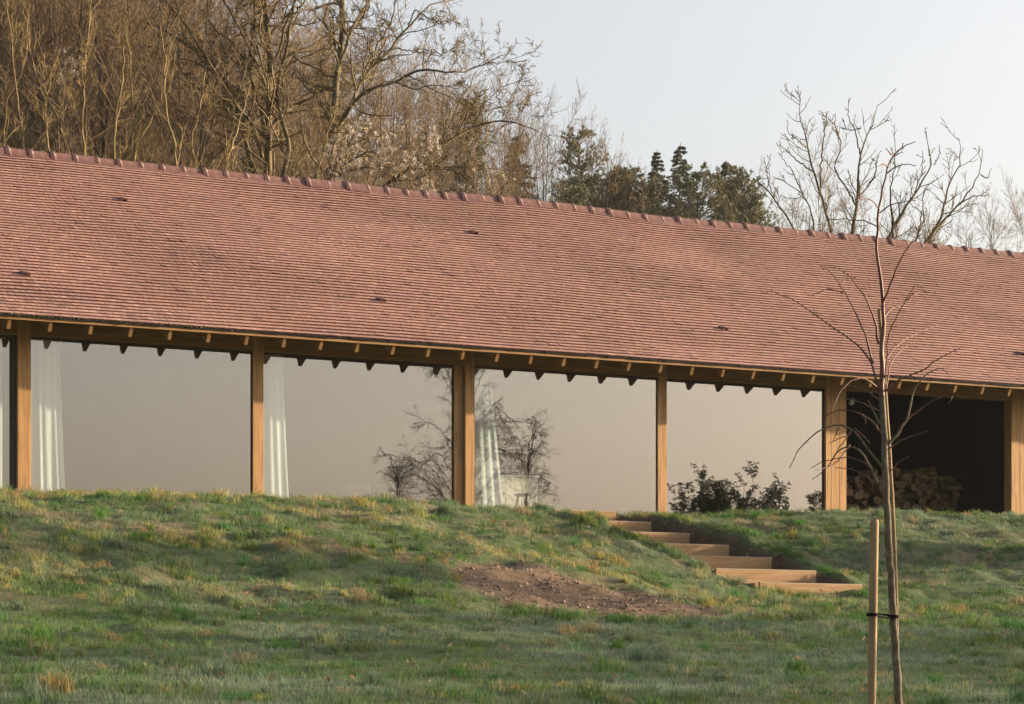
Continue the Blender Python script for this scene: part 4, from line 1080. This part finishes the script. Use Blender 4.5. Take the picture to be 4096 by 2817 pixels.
# firewood
rng = np.random.default_rng(9)
def log_mesh(seed, round_):
    r_ = np.random.default_rng(seed); L_ = .34 + r_.uniform(-.04, .06)
    if round_:
        n = 9; prof = [(math.cos(2 * math.pi * k / n) * .085 * r_.uniform(.85, 1.1), math.sin(2 * math.pi * k / n) * .075 * r_.uniform(.85, 1.1)) for k in range(n)]; bark = [0] * n
    else:
        k = r_.integers(3, 5); a0 = r_.uniform(0, .6)
        if k == 3:
            prof = [(-.1, -.055), (.1, -.06), (.055, .035), (0, .08), (-.03, .075)]; bark = [1, 1, 0, 0, 1]
        else:
            prof = [(-.1, -.05), (.095, -.06), (.1, .02), (.03, .07), (-.06, .06), (-.1, .01)]; bark = [1, 1, 0, 0, 0, 1]
        prof = [(x * r_.uniform(.85, 1.15), y * r_.uniform(.85, 1.15)) for x, y in prof]
    n = len(prof); b = MB(); off = r_.normal(0, .008, (3, 2))
    pts = []
    for i, f in enumerate((0, .5, 1)):
        for x, z in prof: pts.append((x * (1 + off[i, 0]) + off[i, 0], -L_ / 2 + L_ * f + (r_.normal(0, .006) if i != 1 else 0), z + off[i, 1]))
    fs, mi = [], []
    for i in range(2):
        for k in range(n): fs.append((i * n + k, (i + 1) * n + k, (i + 1) * n + (k + 1) % n, i * n + (k + 1) % n)); mi.append(bark[k])
    fs += [tuple(range(n)), tuple(reversed(range(2 * n, 3 * n)))]; mi += [1, 1]
    b.poly(pts, fs, mi); return b.mesh('firewood_log', [M['logbark'], M['logend']])
lm = [log_mesh(800 + i, i % 4 == 0) for i in range(14)]
LY = 37.4; lx0 = wall_x(3300, LY); lx1 = wall_x(3945, LY)
hgt = lambda X: np.interp(X, [lx0, wall_x(3540, LY), wall_x(3560, LY), wall_x(3740, LY), wall_x(3850, LY), wall_x(3900, LY), lx1], [1.05, 1.12, 1.24, 1.22, .98, .72, .42])
z = FZ + .03 + .055; row = 0; nlog = 0
while z < FZ + 1.4:
    x = lx0 + rng.uniform(0, .08) + (.08 if row % 2 else 0)
    while x < lx1:
        if z - FZ < hgt(x):
            o = bpy.data.objects.new('firewood_log', lm[int(rng.integers(0, 14))])
            cross = rng.random() < .24 and x > lx0 + .6
            rz = rng.normal(0, .3) + (math.pi / 2 + rng.normal(0, .1) if cross else 0) + (math.pi if rng.random() < .5 else 0)
            s_ = rng.choice([.62, .8, .95, 1.15, 1.3]) * rng.uniform(.92, 1.08) * .9
            o.matrix_basis = Matrix.Translation((x + (.1 if cross else 0), LY + rng.normal(0, .07), z + rng.normal(0, .022))) @ Matrix.Rotation(rz, 4, 'Z') @ Matrix.Rotation(rng.normal(0, .6) + (math.pi if rng.random() < .4 else 0), 4, 'Y') @ Matrix.Rotation(rng.normal(0, .1), 4, 'X') @ Matrix.Diagonal((s_, 1, s_, 1))
            link(o); tag(o, 'split firewood log in the stack inside the dark open wood store', 'log', 'firewood logs stacked in the wood store'); nlog += 1
            x += (.34 if cross else .165) * s_ / .9 + rng.uniform(0, .015)
        else: x += .1
    z += .112; row += 1
gl = ray(3405, 1610, 1); gy_ = 36.4; gp_ = gl * gy_ / gl[1]
lamp = empty('globe_lamp', tuple(gp_), 'small grey globe lamp hanging unlit in the dark wood store', 'lamp')
MB().lathe([(.012, .05), (.036, .034), (.05, 0), (.036, -.034), (.012, -.05)][::-1], 14).build('globe', M['white'], lamp, True, smooth_shade=True)
MB().tube([(0, 0, .05), (0, 0, BEAMZ + .49 - gp_[2])], [.004, .004], 6).build('cord', M['rubber'], lamp, True)

# ------------------------------------------------------------------ planting out of frame, seen mirrored in the glass
def mirror_pt(px, py, dist, yg):
    d = ray(px, py, 1); t = (yg + dist) / d[1]; p = d * t; return np.array((p[0], 2 * yg - p[1], p[2]))
def birch(label, px, top_y, dist, yg, spread, seed, lean=0, limbs_n=14):
    rng = np.random.default_rng(seed); top = mirror_pt(px, top_y, dist, yg)
    g0 = np.array((top[0], top[1], float(ground_z(np.array([top[0]]), np.array([top[1]]))[0])))
    H = top[2] - g0[2]; limbs = [([g0, g0 + [0, .05, H * .5], g0 + [lean * .5, 0, H * .8], g0 + [lean, .0, H]], .06, .01)]
    for k in range(limbs_n):
        f = rng.uniform(.42, .95); a = rng.uniform(0, 6.28); l = spread * (1.45 - f) * rng.uniform(.7, 1.1)
        b0 = g0 + [lean * f * .6, 0, H * f]; dv = np.array((math.cos(a), math.sin(a), 0)) * l
        limbs.append(([b0, b0 + dv * .45 + [0, 0, H * .16], b0 + dv + [0, 0, H * .2 * rng.uniform(.4, 1.3)]], .016, .004))
    limb_tree('birch_tree', label, None, limbs, M['birch'], M['birch'],
              [dict(per=6, bylen=True, f=(.15, 1), ang=.7, lr=.34, rr=.45, wig=.1, up=.0, n=6, lmax=.9), dict(per=6, f=(.1, 1), ang=.6, lr=.85, rr=.6, wig=.12, up=-.16, n=4, lmax=.6), dict(per=2.5, f=(.2, 1), ang=.5, lr=.7, rr=.7, wig=.12, up=-.2, n=3, lmax=.3)], g0, seed, r_min=.003)
birch('weeping birch mirrored in the glass either side of the double post', 1850, 1570, 13, 35.73, 1.9, 71, .1, 30)
birch('small weeping birch mirrored low in the third glazed bay', 2090, 1730, 13.5, 35.63, .9, 72, .35, 12)
birch('low birch bush mirrored at the foot of the second full window', 1590, 1870, 13.5, 35.76, 1.0, 73, 0, 14)
def laurel(label, px, top_y, dist, yg, spread, seed, stems):
    rng = np.random.default_rng(seed); top = mirror_pt(px, top_y, dist, yg)
    g0 = np.array((top[0], top[1], float(ground_z(np.array([top[0]]), np.array([top[1]]))[0]))); H = top[2] - g0[2]
    root = empty('laurel_shrub', tuple(g0), label, 'shrub', 'laurel shrubs mirrored in the glass')
    P0 = np.stack([rng.normal(0, spread * .4, stems), rng.normal(0, .25, stems), np.zeros(stems)], -1); D = np.stack([rng.normal(0, .12, stems), rng.normal(0, .1, stems), np.ones(stems)], -1)
    Lh = H * rng.uniform(.72, 1.02, stems); Lh[0] = H
    P, Rd = shoots(P0, D, Lh, np.full(stems, .012), 9, .05, .05, .3, rng)
    p, dd, lc, rc, _ = offspring(P, Rd, Lh, 7, .45, 1, .7, .22, .6, rng); C, RC = shoots(p, dd, lc, rc, 5, .1, .1, .4, rng)
    tubes_to('stem', [(P, Rd, 4), (C, np.maximum(RC, .002), 3)], M['woodbark'], root)
    q = np.concatenate([P[:, 5:].reshape(-1, 3), C[:, 1:].reshape(-1, 3)]); n = 10; q = np.repeat(q, n, 0); m = len(q)
    dr = nrm(np.stack([rng.normal(0, 1, m), rng.normal(0, 1, m), rng.normal(.45, .45, m)], -1)); sd2 = nrm(np.cross(dr, rng.normal(0, 1, (m, 3)))); ln = rng.uniform(.06, .11, (m, 1))
    V = np.stack([q, q + dr * ln * .5 - sd2 * ln * .11, q + dr * ln - np.array([0, 0, .012]), q + dr * ln * .5 + sd2 * ln * .11], 1).reshape(-1, 3)
    raw('crown', V, np.arange(len(V)).reshape(-1, 4), M['laurel'], root, True)
laurel('broad leafy laurel shrub mirrored in the last glazed bay', 2790, 1925, 7.5, 35.745, 1.0, 81, 44)
laurel('tall pointed laurel shrub mirrored in the last glazed bay', 2950, 1885, 7.5, 35.745, .35, 82, 14)
laurel('laurel shrub to the right in the mirrored group', 3040, 1940, 7.6, 35.745, .4, 83, 14)
laurel('lone small laurel mirrored near the triple post', 3150, 1990, 7.6, 35.745, .12, 84, 3)
laurel('small laurel mirrored beside the triple post', 3285, 1985, 7.6, 35.745, .15, 85, 3)

# unseen hedge added past the right edge to cast shade over the near lawn
rng = np.random.default_rng(91)
hb = np.array((23.2, 12.0, -.4)); hedge = empty('added_shade_hedge', tuple(hb), 'unseen leafy hedge added beyond the frame to shade the near lawn', 'hedge')
n = 60; yy_ = np.linspace(3.5, 20.2, n); xx_ = 23.2 + rng.normal(0, .25, n); zz_ = .083 * (yy_ - 16)
P0 = np.stack([xx_, yy_, zz_ - .05], -1) - hb; Hh = 3.6 - .02 * yy_ + rng.normal(0, .25, n) - zz_ * .55
P, Rd = shoots(P0, np.tile([0, 0, 1.], (n, 1)), Hh, np.full(n, .03), 9, .06, .05, .3, rng)
p, D, Lc, rc, _ = offspring(P, Rd, Hh, 16, .05, .95, .9, .3, .5, rng); C, RC = shoots(p, D, Lc, rc, 5, .15, .05, .4, rng)
tubes_to('stem', [(P, Rd, 5), (C, np.maximum(RC, .004), 3)], M['woodbark'], hedge)
q = np.repeat(C[:, 1:].reshape(-1, 3), 4, 0) + rng.normal(0, .12, (len(C) * 16, 3)); m = len(q)
dr = nrm(rng.normal(0, 1, (m, 3))); sd3 = nrm(np.cross(dr, rng.normal(0, 1, (m, 3))))
V = np.stack([q, q + dr * .06 - sd3 * .036, q + dr * .12, q + dr * .06 + sd3 * .036], 1).reshape(-1, 3)
raw('leaves', V, np.arange(len(V)).reshape(-1, 4), M['larch'], hedge, True)

# ------------------------------------------------------------------ winter haze
HZ = True
if HZ:
    hm = bpy.data.materials.new('haze_air'); hm.use_nodes = True; t = hm.node_tree
    for n in list(t.nodes):
        if n.type == 'BSDF_PRINCIPLED': t.nodes.remove(n)
    pv_ = t.nodes.new('ShaderNodeVolumePrincipled'); pv_.inputs['Color'].default_value = (.93, .95, 1, 1); pv_.inputs['Density'].default_value = .00013; pv_.inputs['Anisotropy'].default_value = .2
    t.links.new(pv_.outputs[0], t.nodes['Material Output'].inputs['Volume'])
    o = MB().box(-720, 720, -620, 720, -6, 27).build('haze', hm); tag(o, 'pale morning haze over the slope and the wood', 'haze', kind='stuff')
